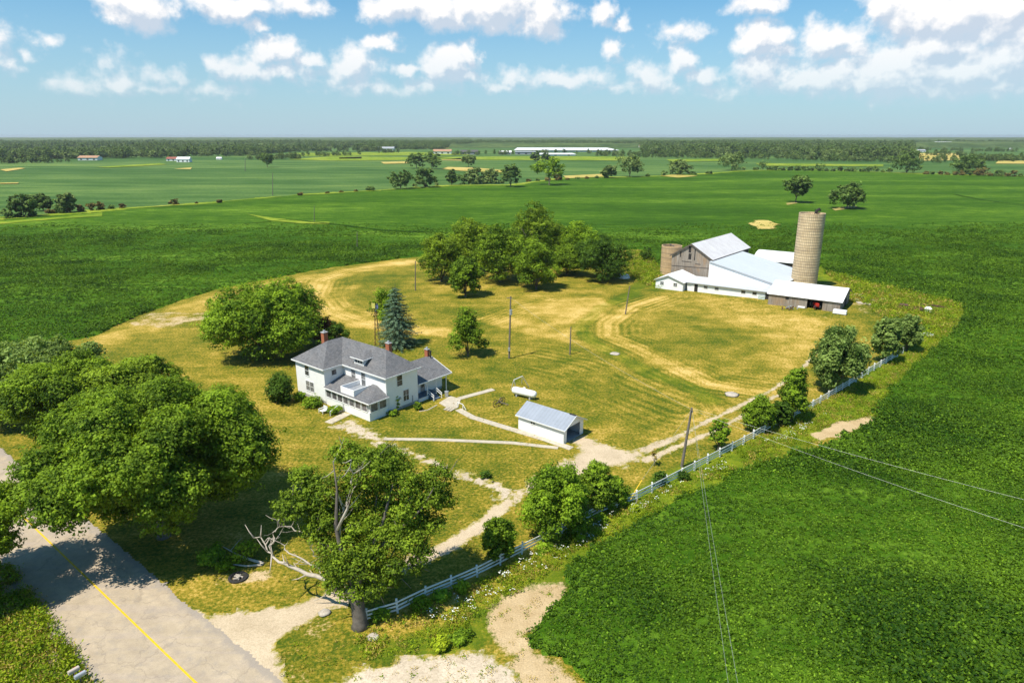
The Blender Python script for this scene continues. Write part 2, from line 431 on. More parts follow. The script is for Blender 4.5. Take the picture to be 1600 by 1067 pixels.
def fb(X, Y, s, seed=0, o=4): return sum(vnoise(X, Y, s*2**k, seed+k)*.5**k for k in range(o))/sum(.5**k for k in range(o))

_c, _s = math.cos(R(-35)), math.sin(R(-35))
_bw = lambda a, b: (49.94+a*_c-b*_s, 187.82+a*_s+b*_c)
FARM = np.vstack([gp([(150, 525), (200, 500), (260, 477), (330, 455), (400, 440), (520, 418), (655, 401), (760, 392), (880, 388), (960, 392), (1000, 388)]), np.array([_bw(-19, 24), _bw(-13, 42), _bw(0, 43.5), _bw(3, 61.5), _bw(22, 61.5), _bw(27, 44)]), gp([(1290, 425), (1330, 436), (1370, 446), (1440, 463),
    (1492, 474), (1507, 488), (1500, 505), (1478, 525), (1445, 552), (1405, 590), (1372, 625), (1366, 645), (1374, 655), (1350, 672), (1290, 695), (1240, 712), (1180, 728), (1080, 768), (980, 822), (905, 875), (878, 897), (893, 915), (862, 950),
    (822, 990), (828, 1008), (870, 1030), (905, 1050), (925, 1085), (925, 1300), (300, 2500)])])
FARM = np.vstack([FARM, [(-60, 8), (-190, 60), (-230, 190)], gp([(-300, 640), (-100, 590), (0, 560), (80, 540)])])
# road
rd = Vector((53.4, -43.0)).normalized(); rn = Vector((-rd.y, rd.x))      # along road (toward camera right) and to its right-back side
RO = Vector((-18.47, 44.51))
def roadpt(t, off): p = RO+rd*t+rn*off; return (p.x, p.y)
ROADW = 9.4
road_poly = np.array([roadpt(-220, .0), roadpt(60, .0), roadpt(60, -ROADW), roadpt(-220, -ROADW)])

def sheet(name, P, z, mat, cell=.5, edge=.25, kind='structure', label=None, ns=.8, parent=None, seed=3, thick=0.):
    """flat sheet whose outline follows polygon P with a ragged edge"""
    P = np.asarray(P); x0, y0 = P.min(0)-1; x1, y1 = P.max(0)+1
    nx = max(2, int((x1-x0)/cell)); ny = max(2, int((y1-y0)/cell))
    xs = np.linspace(x0, x1, nx); ys = np.linspace(y0, y1, ny)
    X, Y = np.meshgrid(xs, ys)
    sd = sdist(P, X, Y)+(fb(X, Y, ns, seed)-.5)*2*edge*2
    # faces: keep cells with any positive sd, pull outer verts to the boundary using gradient
    gy, gx = np.gradient(sd, ys, xs); gl = np.hypot(gx, gy)+1e-6
    out = (sd < 0) & (sd > -cell*1.6); mv = np.clip(-sd/np.maximum(gl, .6), 0, cell*.75)
    X2 = np.where(out, X+gx/gl*mv, X); Y2 = np.where(out, Y+gy/gl*mv, Y)
    idx = np.arange(nx*ny).reshape(ny, nx)
    q = np.stack([idx[:-1, :-1], idx[:-1, 1:], idx[1:, 1:], idx[1:, :-1]], -1).reshape(-1, 4)
    sv = sd.ravel(); keep = (sv[q] > 0).any(1)
    q = q[keep]; used = np.unique(q); rm = -np.ones(nx*ny, int); rm[used] = np.arange(len(used))
    V = np.stack([X2.ravel(), Y2.ravel(), np.full(nx*ny, z)+terr(X2.ravel(), Y2.ravel())], -1)[used]
    o = npmesh(name, V, rm[q], mat, parent)
    at = o.data.attributes.new('edge', 'FLOAT', 'POINT'); at.data.foreach_set('value', np.clip(sd.ravel()[used]/(edge*2+.5), 0, 1).astype(np.float32))
    tag(o, label, None, None, kind); return o
def strip(pts, w):
    """polygon of given width along a ground polyline (metres)"""
    pts = [Vector(p[:2]) for p in pts]; Lf = []; Rt = []
    for i, p in enumerate(pts):
        d = (pts[min(i+1, len(pts)-1)]-pts[max(i-1, 0)]).normalized(); n = Vector((-d.y, d.x))
        ww = w[i] if hasattr(w, '__len__') else w
        Lf.append(tuple(p+n*ww/2)); Rt.append(tuple(p-n*ww/2))
    return np.array(Lf+Rt[::-1])

# ------------------------------------------------------------------ ground
bg = MB(); bg.poly([(-14000, -400, -.45), (14000, -400, -.45), (14000, 16000, -.45), (-14000, 16000, -.45)])
o = bg.build('ground', 'base_earth'); tag(o, kind='structure')

def make_lawn():
    cell = .5; xs = np.arange(-235, 150, cell); ys = np.arange(5, 262, cell)
    xs = np.concatenate([np.arange(-235, -100, 1.5), np.arange(-100, 135, cell), ])
    X, Y = np.meshgrid(xs, ys)
    dry = np.zeros_like(X); lush = np.zeros_like(X); bare = np.zeros_like(X)
    def soft(d, w): return np.clip(1-d/w, 0, 1)**.7
    wob = (fb(X, Y, .25, 40)-.5)*3
    def line(arr, pts, w, s=1.): 
        d = dist(gp(pts), X, Y, False)+wob*.5; np.maximum(arr, s*np.clip((w*1.0-d)/(w*.5)+0., 0, 1), out=arr)
    def area(arr, pts, s=1., soft_=2.):
        sd = sdist(gp(pts), X, Y)+wob; np.maximum(arr, s*np.clip(sd/soft_+.5, 0, 1), out=arr)
    # straw coloured mown swaths
    area(dry, [(745, 500), (800, 482), (860, 467), (935, 466), (958, 478), (930, 500), (905, 513), (884, 530), (845, 530), (800, 517)], 1.15)
    line(dry, [(650, 408), (560, 420), (505, 438), (492, 462), (515, 490), (560, 505), (620, 512), (700, 520)], 4.5, 1.2)
    area(dry, [(130, 535), (260, 482), (400, 443), (655, 404), (655, 412), (520, 432), (420, 452), (330, 478), (230, 520), (170, 545)], .85, 3)
    line(dry, [(560, 445), (530, 460), (540, 478), (590, 490)], 2., .6)
    line(dry, [(830, 515), (900, 535), (945, 545)], 2.5, .9)
    line(dry, [(1040, 462), (985, 480), (950, 505), (950, 525), (1000, 545), (1060, 575), (1110, 600), (1190, 612)], 3.0, 1.0)
    area(dry, [(1000, 455), (1100, 462), (1220, 485), (1300, 505), (1290, 530), (1240, 580), (1180, 560), (1200, 520), (1100, 490), (1020, 485)], .8, 6)
    area(dry, [(700, 480), (900, 440), (1000, 440), (960, 460), (780, 480)], .2, 4)
    line(dry, [(1000, 600), (1080, 625), (1110, 640), (1060, 680), (950, 680)], 4, .5)
    area(dry, [(560, 985), (640, 940), (760, 880), (900, 815), (980, 790), (960, 830), (850, 890), (700, 975), (600, 1010)], .75, 1.5)
    area(dry, [(240, 920), (400, 900), (500, 880), (500, 910), (350, 955)], .35, 2)
    # green
    for pl, wd, per in (([(650, 408), (560, 420), (505, 438), (492, 462), (515, 490), (560, 505), (620, 512)], 11, 1.5), ([(1040, 462), (985, 480), (950, 505), (950, 525), (1000, 545), (1060, 575), (1110, 600), (1190, 612)], 12, 1.7), ([(745, 500), (800, 480), (870, 466), (940, 466)], 10, 1.4), ([(830, 560), (900, 575), (980, 610), (1060, 640)], 14, 2.0)):
        dd = dist(gp(pl), X, Y, False); dry += .65*np.sin(dd*6.283/per+wob*.5)*np.clip(1-dd/wd, 0, 1)*(fb(X, Y, .12, 44) > .38)
    dry *= .55+.9*np.clip((fb(X, Y, .16, 45)-.25)*1.6, 0, 1)
    line(lush, [(985, 395), (1005, 440), (985, 462), (940, 480), (905, 510), (925, 535), (975, 560), (1020, 585), (1080, 605), (1110, 625)], 3.0, .6)
    area(lush, [(1000, 380), (1030, 385), (1025, 455), (1000, 440)], .9, 2)
    line(lush, [(1290, 430), (1370, 452), (1440, 472), (1490, 485), (1470, 520), (1430, 545), (1400, 575), (1370, 600), (1340, 630), (1260, 670), (1180, 705), (1080, 750), (980, 800), (890, 850)], 4.5, 1.)
    line(lush, [(890, 860), (800, 930), (720, 985), (690, 1010)], 4., .8)
    line(lush, [(600, 510), (640, 530), (720, 545), (800, 540)], 4, .25)
    area(lush, [(-400, 900), (60, 960), (135, 1067), (160, 1200), (-400, 1200)], 1., 2)
    area(lush, [(520, 1010), (640, 985), (720, 1000), (600, 1040)], .7, 2)
    area(lush, [(1180, 360), (1290, 420), (1300, 440), (1230, 440), (1180, 400)], 1., 2)
    area(lush, [(700, 590), (790, 590), (800, 640), (740, 640)], .25, 5)
    # bare earth
    area(bare, [(752, 965), (790, 935), (850, 912), (893, 906), (895, 925), (865, 955), (825, 995), (840, 1020), (925, 1067), (925, 1300), (600, 1400), (700, 1067), (790, 1030)], 1., 2.2)
    area(bare, [(1262, 678), (1310, 660), (1362, 652), (1352, 665), (1280, 692)], 1., .8)
    area(bare, [(190, 500), (240, 488), (330, 488), (330, 500), (260, 512), (200, 512)], .5, 2)
    line(bare, [(1290, 535), (1310, 505), (1270, 495)], 2, .35)
    area(bare, [(1320, 460), (1400, 470), (1380, 500), (1330, 490)], .38, 3)
    line(bare, [(350, 905), (410, 900)], 1.3, .5)
    area(bare, [(400, 1067), (430, 1000), (500, 955), (520, 985), (470, 1040), (520, 1090)], .35, 1.)
    line(bare, [(770, 640), (800, 632)], .8, .3)
    farm = sdist(FARM, X, Y)
    Z = terr(X, Y)+(fb(X, Y, .05, 21)-.5)*.25*np.clip(dist(np.array([(-21, 97), (5, 92)]), X, Y, False)/40-.3, 0, 1)*0+0.0
    Z = np.where(farm < -2.5, Z-.35, Z)
    ny, nx = X.shape; idx = np.arange(nx*ny).reshape(ny, nx)
    q = np.stack([idx[:-1, :-1], idx[:-1, 1:], idx[1:, 1:], idx[1:, :-1]], -1).reshape(-1, 4)
    keep = (farm.ravel()[q] > -4).any(1); q = q[keep]
    used = np.unique(q); rm = -np.ones(nx*ny, int); rm[used] = np.arange(len(used))
    V = np.stack([X.ravel(), Y.ravel(), Z.ravel()], -1)[used]
    o = npmesh('lawn', V, rm[q], 'lawn_grass')
    at = o.data.attributes.new('zone', 'FLOAT_COLOR', 'POINT')
    c = np.stack([dry.ravel(), lush.ravel(), bare.ravel(), np.ones(X.size)], -1)[used].astype(np.float32)
    at.data.foreach_set('color', c.ravel()); tag(o, kind='structure')
make_lawn()

# road
o = sheet('road', road_poly, .022, 'asphalt_chipseal', .4, .16, ns=.5); 
sh_ = sheet('road_shoulder', np.array([roadpt(-220, -ROADW+.6), roadpt(60, -ROADW+.6), roadpt(60, -ROADW-1.6), roadpt(-220, -ROADW-1.6)]), .008, 'gravel', .5, .4)
ln = np.array([tuple(G(300, 1063))[:2], tuple(G(200, 965))[:2], tuple(G(100, 871))[:2], tuple(G(30, 797))[:2]])
yl_off = float(np.mean([(Vector(p)-RO).dot(rn) for p in ln]))
m = MB()
for t in range(-210, 56, 3):
    a, b_ = roadpt(t, yl_off-.09), roadpt(t+3, yl_off-.09); c, d = roadpt(t+3, yl_off+.09), roadpt(t, yl_off+.09)
    m.poly([(*a, .028), (*b_, .028), (*c, .028), (*d, .028)])
tag(m.build('road_centre_line', 'line_yellow'), kind='structure')

# driveway: mouth, drive past the oak to the garage, two-track to the barns
mouth = gp([(292, 952), (330, 958), (380, 957), (450, 945), (500, 930), (560, 905), (600, 892), (640, 868), (690, 850), (730, 822), (765, 795), (800, 772), (806, 790), (770, 822), (735, 845), (690, 872), (640, 893), (590, 920), (540, 948), (500, 962), (455, 985),
   (430, 1010), (440, 1045), (470, 1100), (420, 1100)])
sheet('driveway', mouth, .016, 'gravel', .45, .35)
gar = gp([(800, 772), (830, 745), (880, 722), (905, 706), (893, 690), (912, 682), (945, 694), (1000, 706), (1020, 712), (965, 728), (900, 748), (850, 765), (806, 790)])
sheet('gravel_yard', gar, .014, 'gravel', .45, .7, ns=.6)
tr1 = strip([G(985, 712), G(1040, 690), G(1100, 662), G(1160, 632), G(1210, 607), G(1250, 580), G(1275, 552)], [2.0, 1.3, 1.1, 1.0, .9, .8, .6])
tr2 = strip([G(1005, 722), G(1060, 697), G(1120, 672), G(1170, 645), G(1222, 613)], [1.8, 1.2, 1.0, .9, .6])
sheet('track_rut', tr1, .013, 'gravel', .3, .25); sheet('track_rut', tr2, .013, 'gravel', .3, .25)
sheet('house_gravel_path', strip([G(535, 662), G(560, 672), G(600, 692), (G(650, 712)), G(700, 735), G(750, 752), G(800, 775)], [3.0, 2.6, 1.7, 1.2, 1.2, 1.6, 2.4]), .015, 'rubble', .35, .75, ns=1.2)
sheet('gravel_lot', gp([(520, 1067), (600, 1035), (690, 1020), (745, 1018), (800, 1045), (830, 1085), (700, 1300), (450, 1300)]), .016, 'rubble', .5, .5)
# paved walks (thick slabs)
def walk(name, pts, w):
    P = strip(pts, w); n = len(P); m = MB(); k = n//2
    for i in range(k-1):
        a, b_, c, d = P[i], P[i+1], P[n-2-i], P[n-1-i]
        m.slab([(*a, .07), (*b_, .07), (*c, .07), (*d, .07)], .09)
    tag(m.build(name, 'concrete'), kind='structure')
def dense(pts, n=6):
    out = []
    for i in range(len(pts)-1):
        for k in range(n): out.append(pts[i].lerp(pts[i+1], k/n))
    return out+[pts[-1]]
walk('side_walk', dense([G(716, 640), G(738, 652), G(790, 668), G(850, 686), G(893, 701)], 5), 1.15)
walk('lawn_walk', dense([G(600, 686), G(680, 687), G(740, 689.5), G(800, 692), G(872, 700)], 5), .8)
walk('short_walk', dense([G(717, 623), G(771, 608.5)], 4), 1.1)
m = MB(); m.slab([(*G(686, 630)[:2], .09), (*G(703, 619)[:2], .09), (*G(720, 624)[:2], .09), (*G(716, 637)[:2], .09), (*G(706, 642)[:2], .09)], .1)
tag(m.build('patio', 'concrete'), kind='structure')
walk('front_walk', dense([G(513, 661), G(543, 646)], 4), 1.5)
walk('garden_edging', dense([G(655, 643), G(668, 641), G(683, 633)], 3), .18)

# ------------------------------------------------------------------ crops
def make_crop():
    xs = np.concatenate([np.arange(-330, -150, 2.5), np.arange(-150, 250, .9), np.arange(250, 420, 2.5)])
    ys = np.concatenate([np.arange(12, 265, .9), np.arange(265, 353, 2.5)])
    X, Y = np.meshgrid(xs, ys)
    sd = -sdist(FARM, X, Y)+(fb(X, Y, .35, 60)-.5)*2.2
    rsd = dist(road_poly, X, Y)
    Z = np.clip(sd/.9, 0, 1)**.6*.62-.22+(fb(X, Y, .55, 61, 3)-.5)*.26*(sd > 0)+terr(X, Y)*(sd > -1)
    Z = np.where(sd < -.2, -.3, Z)
    ny, nx = X.shape; idx = np.arange(nx*ny).reshape(ny, nx)
    q = np.stack([idx[:-1, :-1], idx[:-1, 1:], idx[1:, 1:], idx[1:, :-1]], -1).reshape(-1, 4)
    keep = (sd.ravel()[q] > -.2).any(1); q = q[keep]
    used = np.unique(q); rm = -np.ones(nx*ny, int); rm[used] = np.arange(len(used))
    V = np.stack([X.ravel(), Y.ravel(), Z.ravel()], -1)[used]
    o = npmesh('soybean_canopy', V, rm[q], 'soy_canopy')
    tag(o, 'dark green soybean crop canopy surrounding the whole farmstead', 'crop', None, 'stuff')
make_crop()
# ground beyond the gridded crop: big sheets, split by weedy verges
def farsheet(name, pts, z, mat, label=None, kind='structure'):
    P = [(*G(*p)[:2], z) if len(p) == 2 else (p[0], p[1], z) for p in pts]
    m = MB(); m.poly(P); return tag(m.build(name, mat), label, 'crop' if kind == 'stuff' else None, None, kind)
EDGE = [(-500, 346), (0, 343), (100, 336), (200, 327), (330, 318), (460, 306), (600, 298), (700, 291), (800, 290), (880, 279), (1000, 277), (1080, 274), (1160, 268), (1260, 265), (1400, 271), (1500, 274), (1600, 276), (2000, 285)]
near_far = [(-700, 381), (2300, 381)]
nf = [(-420, 393.5), (-420, 12.), (420, 12.), (420, 393.5)]
P = [(-329, 350.)]+[(G(*p).x, G(*p).y) for p in EDGE]+[(1500, 350.)]
m = MB(); m.poly([(x, y, .40) for x, y in P][::-1]); tag(m.build('soybean_field_beyond', 'soy_canopy'), 'deep green soybean field stretching behind the barns to the hedgerow', 'crop', None, 'stuff')
for sx in (-1, 1):
    m = MB(); xa, xb = (330 if sx < 0 else 419)*sx, 1400*sx; m.poly([(xa, 12, .38), (xb, 12, .38), (xb, 352, .38), (xa, 352, .38)][::sx])
    tag(m.build('soybean_field_side', 'soy_canopy'), 'soybean field running off the %s edge of the farm' % ('left' if sx < 0 else 'right'), 'crop', None, 'stuff')
m = MB(); P = [(G(*p).x, G(*p).y-2) for p in EDGE]; P += [(9000, 2500), (9000, 12000), (-9000, 12000), (-9000, 900)]
m.poly([(x, y, .2) for x, y in P][::-1]); tag(m.build('far_fields', 'far_crop'), kind='structure')
# weedy verge between the two fields
vp = [(G(*p)) for p in EDGE]
sheet('field_verge', strip(vp, [14, 14, 12, 9, 6, 7, 7, 7, 8, 8, 9, 9, 10, 10, 10, 9, 9, 9]), .56, 'green_verge', 3., 3., ns=.05)
farsheet('hay_strip', [(-60, 352), (0, 348), (90, 341), (160, 334), (160, 339), (90, 344), (0, 352), (-60, 360)], .6, 'green_verge')
farsheet('verge_patch', [(385, 336), (430, 343), (475, 347), (515, 349), (515, 352), (470, 351), (425, 347)], .64, 'green_verge')
for pts, mt in [([(0, 266), (30, 263), (40, 264), (10, 269)], 'stubble'), ([(0, 287), (30, 286.5), (28, 288), (0, 288.5)], 'stubble'), ([(150, 262), (250, 256), (260, 258), (170, 263)], 'green_verge'), ([(272, 265), (300, 262.5), (298, 265.5)], 'stubble'),
        ([(450, 250), (520, 245), (600, 246), (700, 247), (640, 251), (520, 252)], 'green_verge'), ([(530, 247), (565, 246), (565, 248.5), (530, 249)], 'stubble'), ([(595, 254), (636, 253), (640, 256), (600, 257)], 'stubble'), ([(690, 250), (720, 248), (725, 252), (690, 251)], 'stubble'),
        ([(700, 262), (740, 263), (800, 268), (790, 271), (720, 268), (690, 265)], 'stubble'), ([(450, 240), (640, 238), (720, 240), (740, 243), (600, 244), (460, 245)], 'green_verge'),
        ([(1430, 240), (1500, 240), (1500, 251), (1440, 252)], 'stubble'), ([(1425, 227), (1620, 226), (1640, 231), (1430, 230.5)], 'stubble'), ([(1560, 252), (1640, 252), (1640, 257), (1555, 256.5)], 'stubble'), ([(1090, 276), (1060, 279), (1030, 276), (1050, 274)], 'stubble'),
        ([(1240, 233), (1290, 232), (1295, 235), (1245, 236)], 'stubble'), ([(1040, 250), (1130, 249), (1140, 252), (1050, 254)], 'green_verge'), ([(1180, 256), (1380, 258), (1380, 261), (1190, 260)], 'green_verge'), ([(1240, 219), (1600, 218.5), (1640, 221), (1240, 221.5)], 'green_verge'), ([(640, 231), (700, 230.5), (702, 232), (640, 232.5)], 'stubble'),
        ([(880, 276), (940, 273), (945, 277), (885, 280)], 'stubble'), ([(640, 246), (900, 245), (1000, 246), (1000, 252), (640, 250)], 'green_verge')]:
    farsheet('stubble_field' if mt == 'stubble' else 'pasture', pts, .75, mt)
sheet('dry_field_patch', gp([(1172, 352), (1182, 347), (1202, 346), (1212, 352), (1203, 359), (1185, 360)]), .66, 'stubble', 1.5, 1.6, ns=.15)
for a in ([(1228, 319), (1243, 317), (1246, 319), (1230, 322)], [(1300, 328), (1335, 322), (1340, 325), (1305, 331)]): farsheet('bare_soil_patch', a, .62, 'sand')

for pa in ([(380, 352), (450, 345), (520, 352), (600, 362), (700, 366)], [(1490, 305), (1540, 315), (1600, 322), (1700, 330)]):
    sheet('crop_tramline', strip([G(*p) for p in pa], 1.5), .70, 'soy_under', 1.2, .4, ns=.2)

# ------------------------------------------------------------------ trees
def leaf_quads(P, Nrm, size, asp=.62, bend=.25, rg=rng):
    """diamond leaf sprays at points P facing Nrm"""
    n = len(P); r = rg.normal(size=(n, 3)); t = np.cross(Nrm, r); t /= np.linalg.norm(t, axis=1, keepdims=True)+1e-9
    b = np.cross(Nrm, t); s = (size*(rg.random(n)*.7+.65))[:, None]
    V = np.stack([P-t*s, P+b*s*asp-Nrm*s*bend, P+t*s, P-b*s*asp-Nrm*s*bend], 1).reshape(-1, 3)
    Fc = np.arange(4*n).reshape(n, 4); return V, Fc
def lobes_for(Rr, Ht, cb, n, rg, lobr=.36, flat=1., shape='round'):
    zc = (cb+1)/2*Ht; hz = (1-cb)/2*Ht; L = []
    for i in range(n):
        ph = 2*math.pi*(i*.618+rg.random()*.15); u = -0.85+1.8*(i+.5)/n+rg.normal()*.06; u = max(-.92, min(.97, u))
        w = math.sqrt(1-u*u)
        if shape == 'cone': w = (1-(u+1)/2)*.95+.12
        if shape == 'egg': w = w*(1.-.28*u)
        k = .66+.12*rg.random()
        lr = Rr*lobr*(.75+.5*rg.random())*(1.-.25*abs(u))
        c = np.array([math.cos(ph)*w*Rr*k, math.sin(ph)*w*Rr*k, zc+u*hz*.80])
        L.append((c, lr, lr*flat))
    L.append((np.array([0, 0, zc]), Rr*.42, hz*.6))
    return L
def crown_np(L, n, size, rg, up=.45, shell=.5, per=16):
    w = np.array([a*a+b*a for c, a, b in L]); w /= w.sum(); nc = max(8, n//per); ch = rg.choice(len(L), nc, p=w)
    C = np.array([c for c, a, b in L])[ch]; A = np.array([[a, a, b] for c, a, b in L])[ch]
    d = rg.normal(size=(nc, 3)); d[:, 2] += .25; d /= np.linalg.norm(d, axis=1, keepdims=True)
    rr = shell+(1.12-shell)*rg.random(nc)**.6; rr = np.where(rg.random(nc) < .16, rr*(1.1+.25*rg.random(nc)), rr)
    CC = C+d*A*rr[:, None]
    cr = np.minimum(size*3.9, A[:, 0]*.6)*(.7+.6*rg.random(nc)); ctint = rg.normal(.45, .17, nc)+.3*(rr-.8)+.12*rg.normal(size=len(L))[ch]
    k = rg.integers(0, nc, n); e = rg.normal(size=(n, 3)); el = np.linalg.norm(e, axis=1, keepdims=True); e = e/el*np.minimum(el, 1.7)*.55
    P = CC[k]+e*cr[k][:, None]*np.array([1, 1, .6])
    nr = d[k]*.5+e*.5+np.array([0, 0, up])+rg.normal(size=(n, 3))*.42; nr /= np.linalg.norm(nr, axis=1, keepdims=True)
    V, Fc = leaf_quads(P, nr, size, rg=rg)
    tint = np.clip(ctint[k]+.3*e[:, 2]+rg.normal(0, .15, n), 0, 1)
    return V, Fc, tint
def trunk_mb(Ht, cb, tr, L, rg, nl=9, lean=(0, 0)):
    m = MB(); zc = cb*Ht
    top = Vector((lean[0], lean[1], zc+.45*(Ht-zc)))
    k1 = Vector((rg.normal()*.06*tr*4, rg.normal()*.06*tr*4, zc*.55))
    m.tube([(0, 0, -.2), (0, 0, .25), k1, Vector((lean[0]*.5, lean[1]*.5, zc)), top], [tr*1.45, tr*1.05, tr*.9, tr*.72, tr*.25], 9)
    order = rg.permutation(len(L)-1)[:nl]
    for i in order:
        c, a, b = L[i]; c = Vector(c); z0 = zc*(.75+.3*rg.random()) if c.z > zc else zc*.8
        z0 = min(z0, c.z*.9); s = Vector((0, 0, z0)); mid = s.lerp(c, .5)+Vector((rg.normal()*.3, rg.normal()*.3, .12*(c-s).length))
        r0 = tr*(.42+.15*rg.random())
        m.tube([s, mid, c], [r0, r0*.6, r0*.2], 6)
        for k in range(3):
            q = c+Vector(rg.normal(size=3)).normalized()*a*.7
            m.tube([mid.lerp(c, .4+.2*k), q], [r0*.28, r0*.08], 5)
    return m
def tree(name, label, cat, px, py, ytop, wpx, leaf='leaf_maple', size=.3, n=6000, cb=.22, nl=16, lobr=.36, flat=.85, tr=None, group=None, seed=0, shape='round', xoff=0, shell=.5, Ht=None, Rr=None, barkm='bark_brown', limbs=9, part='crown', up=.45, z=None):
    rg = np.random.default_rng(seed or int(px*7+py*13))
    g = G(px, py); 
    g.z = float(terr(g.x, g.y))
    d = depth(g); Rr = Rr or wpx/2*d/F; Ht = Ht or max(1., Hh(px, py, ytop)-.12*Rr)
    r = empty(name, g, rg.random()*0, label, cat, group)
    L = lobes_for(Rr, Ht, cb, nl, rg, lobr, flat, shape)
    if xoff: L = [(c+np.array([xoff, 0, 0])*(c[2]/Ht), a, b) for c, a, b in L]
    if d < 260: size *= .72; n = int(n*1.75)
    V, Fc, t = crown_np(L, n, size, rg, up, shell)
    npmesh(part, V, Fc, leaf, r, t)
    tr = tr or max(.08, Ht*.022)
    trunk_mb(Ht, cb, tr, L, rg, limbs, (xoff*.5, 0)).build('trunk', barkm, r, smooth=True)
    return r
def bush(label, px, py, wpx, hm, leaf='leaf_dark', size=.18, n=900, group=None, name='shrub', cat='shrub', seed=0, depthscale=1.):
    rg = np.random.default_rng(seed or int(px*5+py*3)); g = G(px, py); g.z = float(terr(g.x, g.y)); Rr = wpx/2*depth(g)/F
    r = empty(name, g, 0, label, cat, group); L = []
    for i in range(7):
        a = rg.random()*6.28; q = Rr*.5*rg.random()
        L.append((np.array([math.cos(a)*q, math.sin(a)*q*depthscale, hm*(.3+.3*rg.random())]), Rr*(.4+.2*rg.random()), hm*.4))
    V, Fc, t = crown_np(L, n, size, rg, .6, .4); V[:, 2] = np.maximum(V[:, 2], .02)
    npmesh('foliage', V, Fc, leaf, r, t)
    m = MB()
    for i in range(4): a = i*1.6; m.tube([(0, 0, -.05), (math.cos(a)*Rr*.3, math.sin(a)*Rr*.3, hm*.6)], [.05, .02], 5)
    m.build('stem', 'bark_brown', r)
    return r

# --- the big trees
tree('maple_tree', 'huge spreading dark green maple shading the road edge, widest crown in the photo', 'tree', 256, 838, 585, 385, 'leaf_maple', .215, 135000, .22, 62, .21, .74, .62, seed=5, Ht=17.4, Rr=12.9, xoff=.8, limbs=18, shell=.45)
tree('maple_tree', 'broad dark maple behind the huge roadside maple, nearer the road', 'tree', 120, 695, 560, 200, 'leaf_maple', .25, 38000, .14, 24, .30, .8, .42, seed=6, Ht=13.0, Rr=7.8)
tree('maple_tree', 'olive green maple between the huge maple and the silvery tree', 'tree', 215, 690, 540, 200, 'leaf_oak', .28, 26000, .12, 20, .32, .65, .4, seed=8, Ht=12.5, Rr=8.0)
tree('silver_maple_tree', 'pale silvery green tree at the left edge of the photo', 'tree', 40, 655, 520, 160, 'leaf_silver', .30, 22000, .08, 20, .30, 1.1, .35, seed=9, Ht=11.5, Rr=8.2, up=.2)
tree('silver_maple_tree', 'pale silvery green tree beside the soybean edge above the dark maples', 'tree', 118, 630, 520, 130, 'leaf_silver', .30, 15000, .08, 16, .32, 1.1, .3, seed=10, Ht=9.5, Rr=6.5, up=.2)
tree('maple_tree', 'roadside tree mostly outside the left edge, overhanging the road', 'tree', -42, 935, 760, 200, 'leaf_maple', .20, 34000, .25, 22, .32, .7, .4, seed=12, Ht=11.5, Rr=6.0)
tree('round_tree', 'large round bright green tree behind the farmhouse chimney', 'tree', 420, 553, 436, 190, 'leaf_bright', .30, 36000, .06, 30, .30, .8, .4, seed=13, Rr=11.4)
tree('purple_plum_tree', 'small purple brown leaved tree at the round tree right side', 'tree', 505, 535, 495, 42, 'leaf_purple', .22, 2800, .1, 9, .36, 1., .15, seed=14)
tree('cedar_tree', 'small dark green tree just left of the house left chimney top', 'tree', 528, 545, 500, 32, 'leaf_dark', .22, 2600, .05, 8, .4, 1.3, .15, seed=15, shape='egg')
bush('dark rounded shrub standing at the left corner of the farmhouse', 443, 627, 46, 4.8, 'leaf_dark', .2, 6000, name='large_shrub')
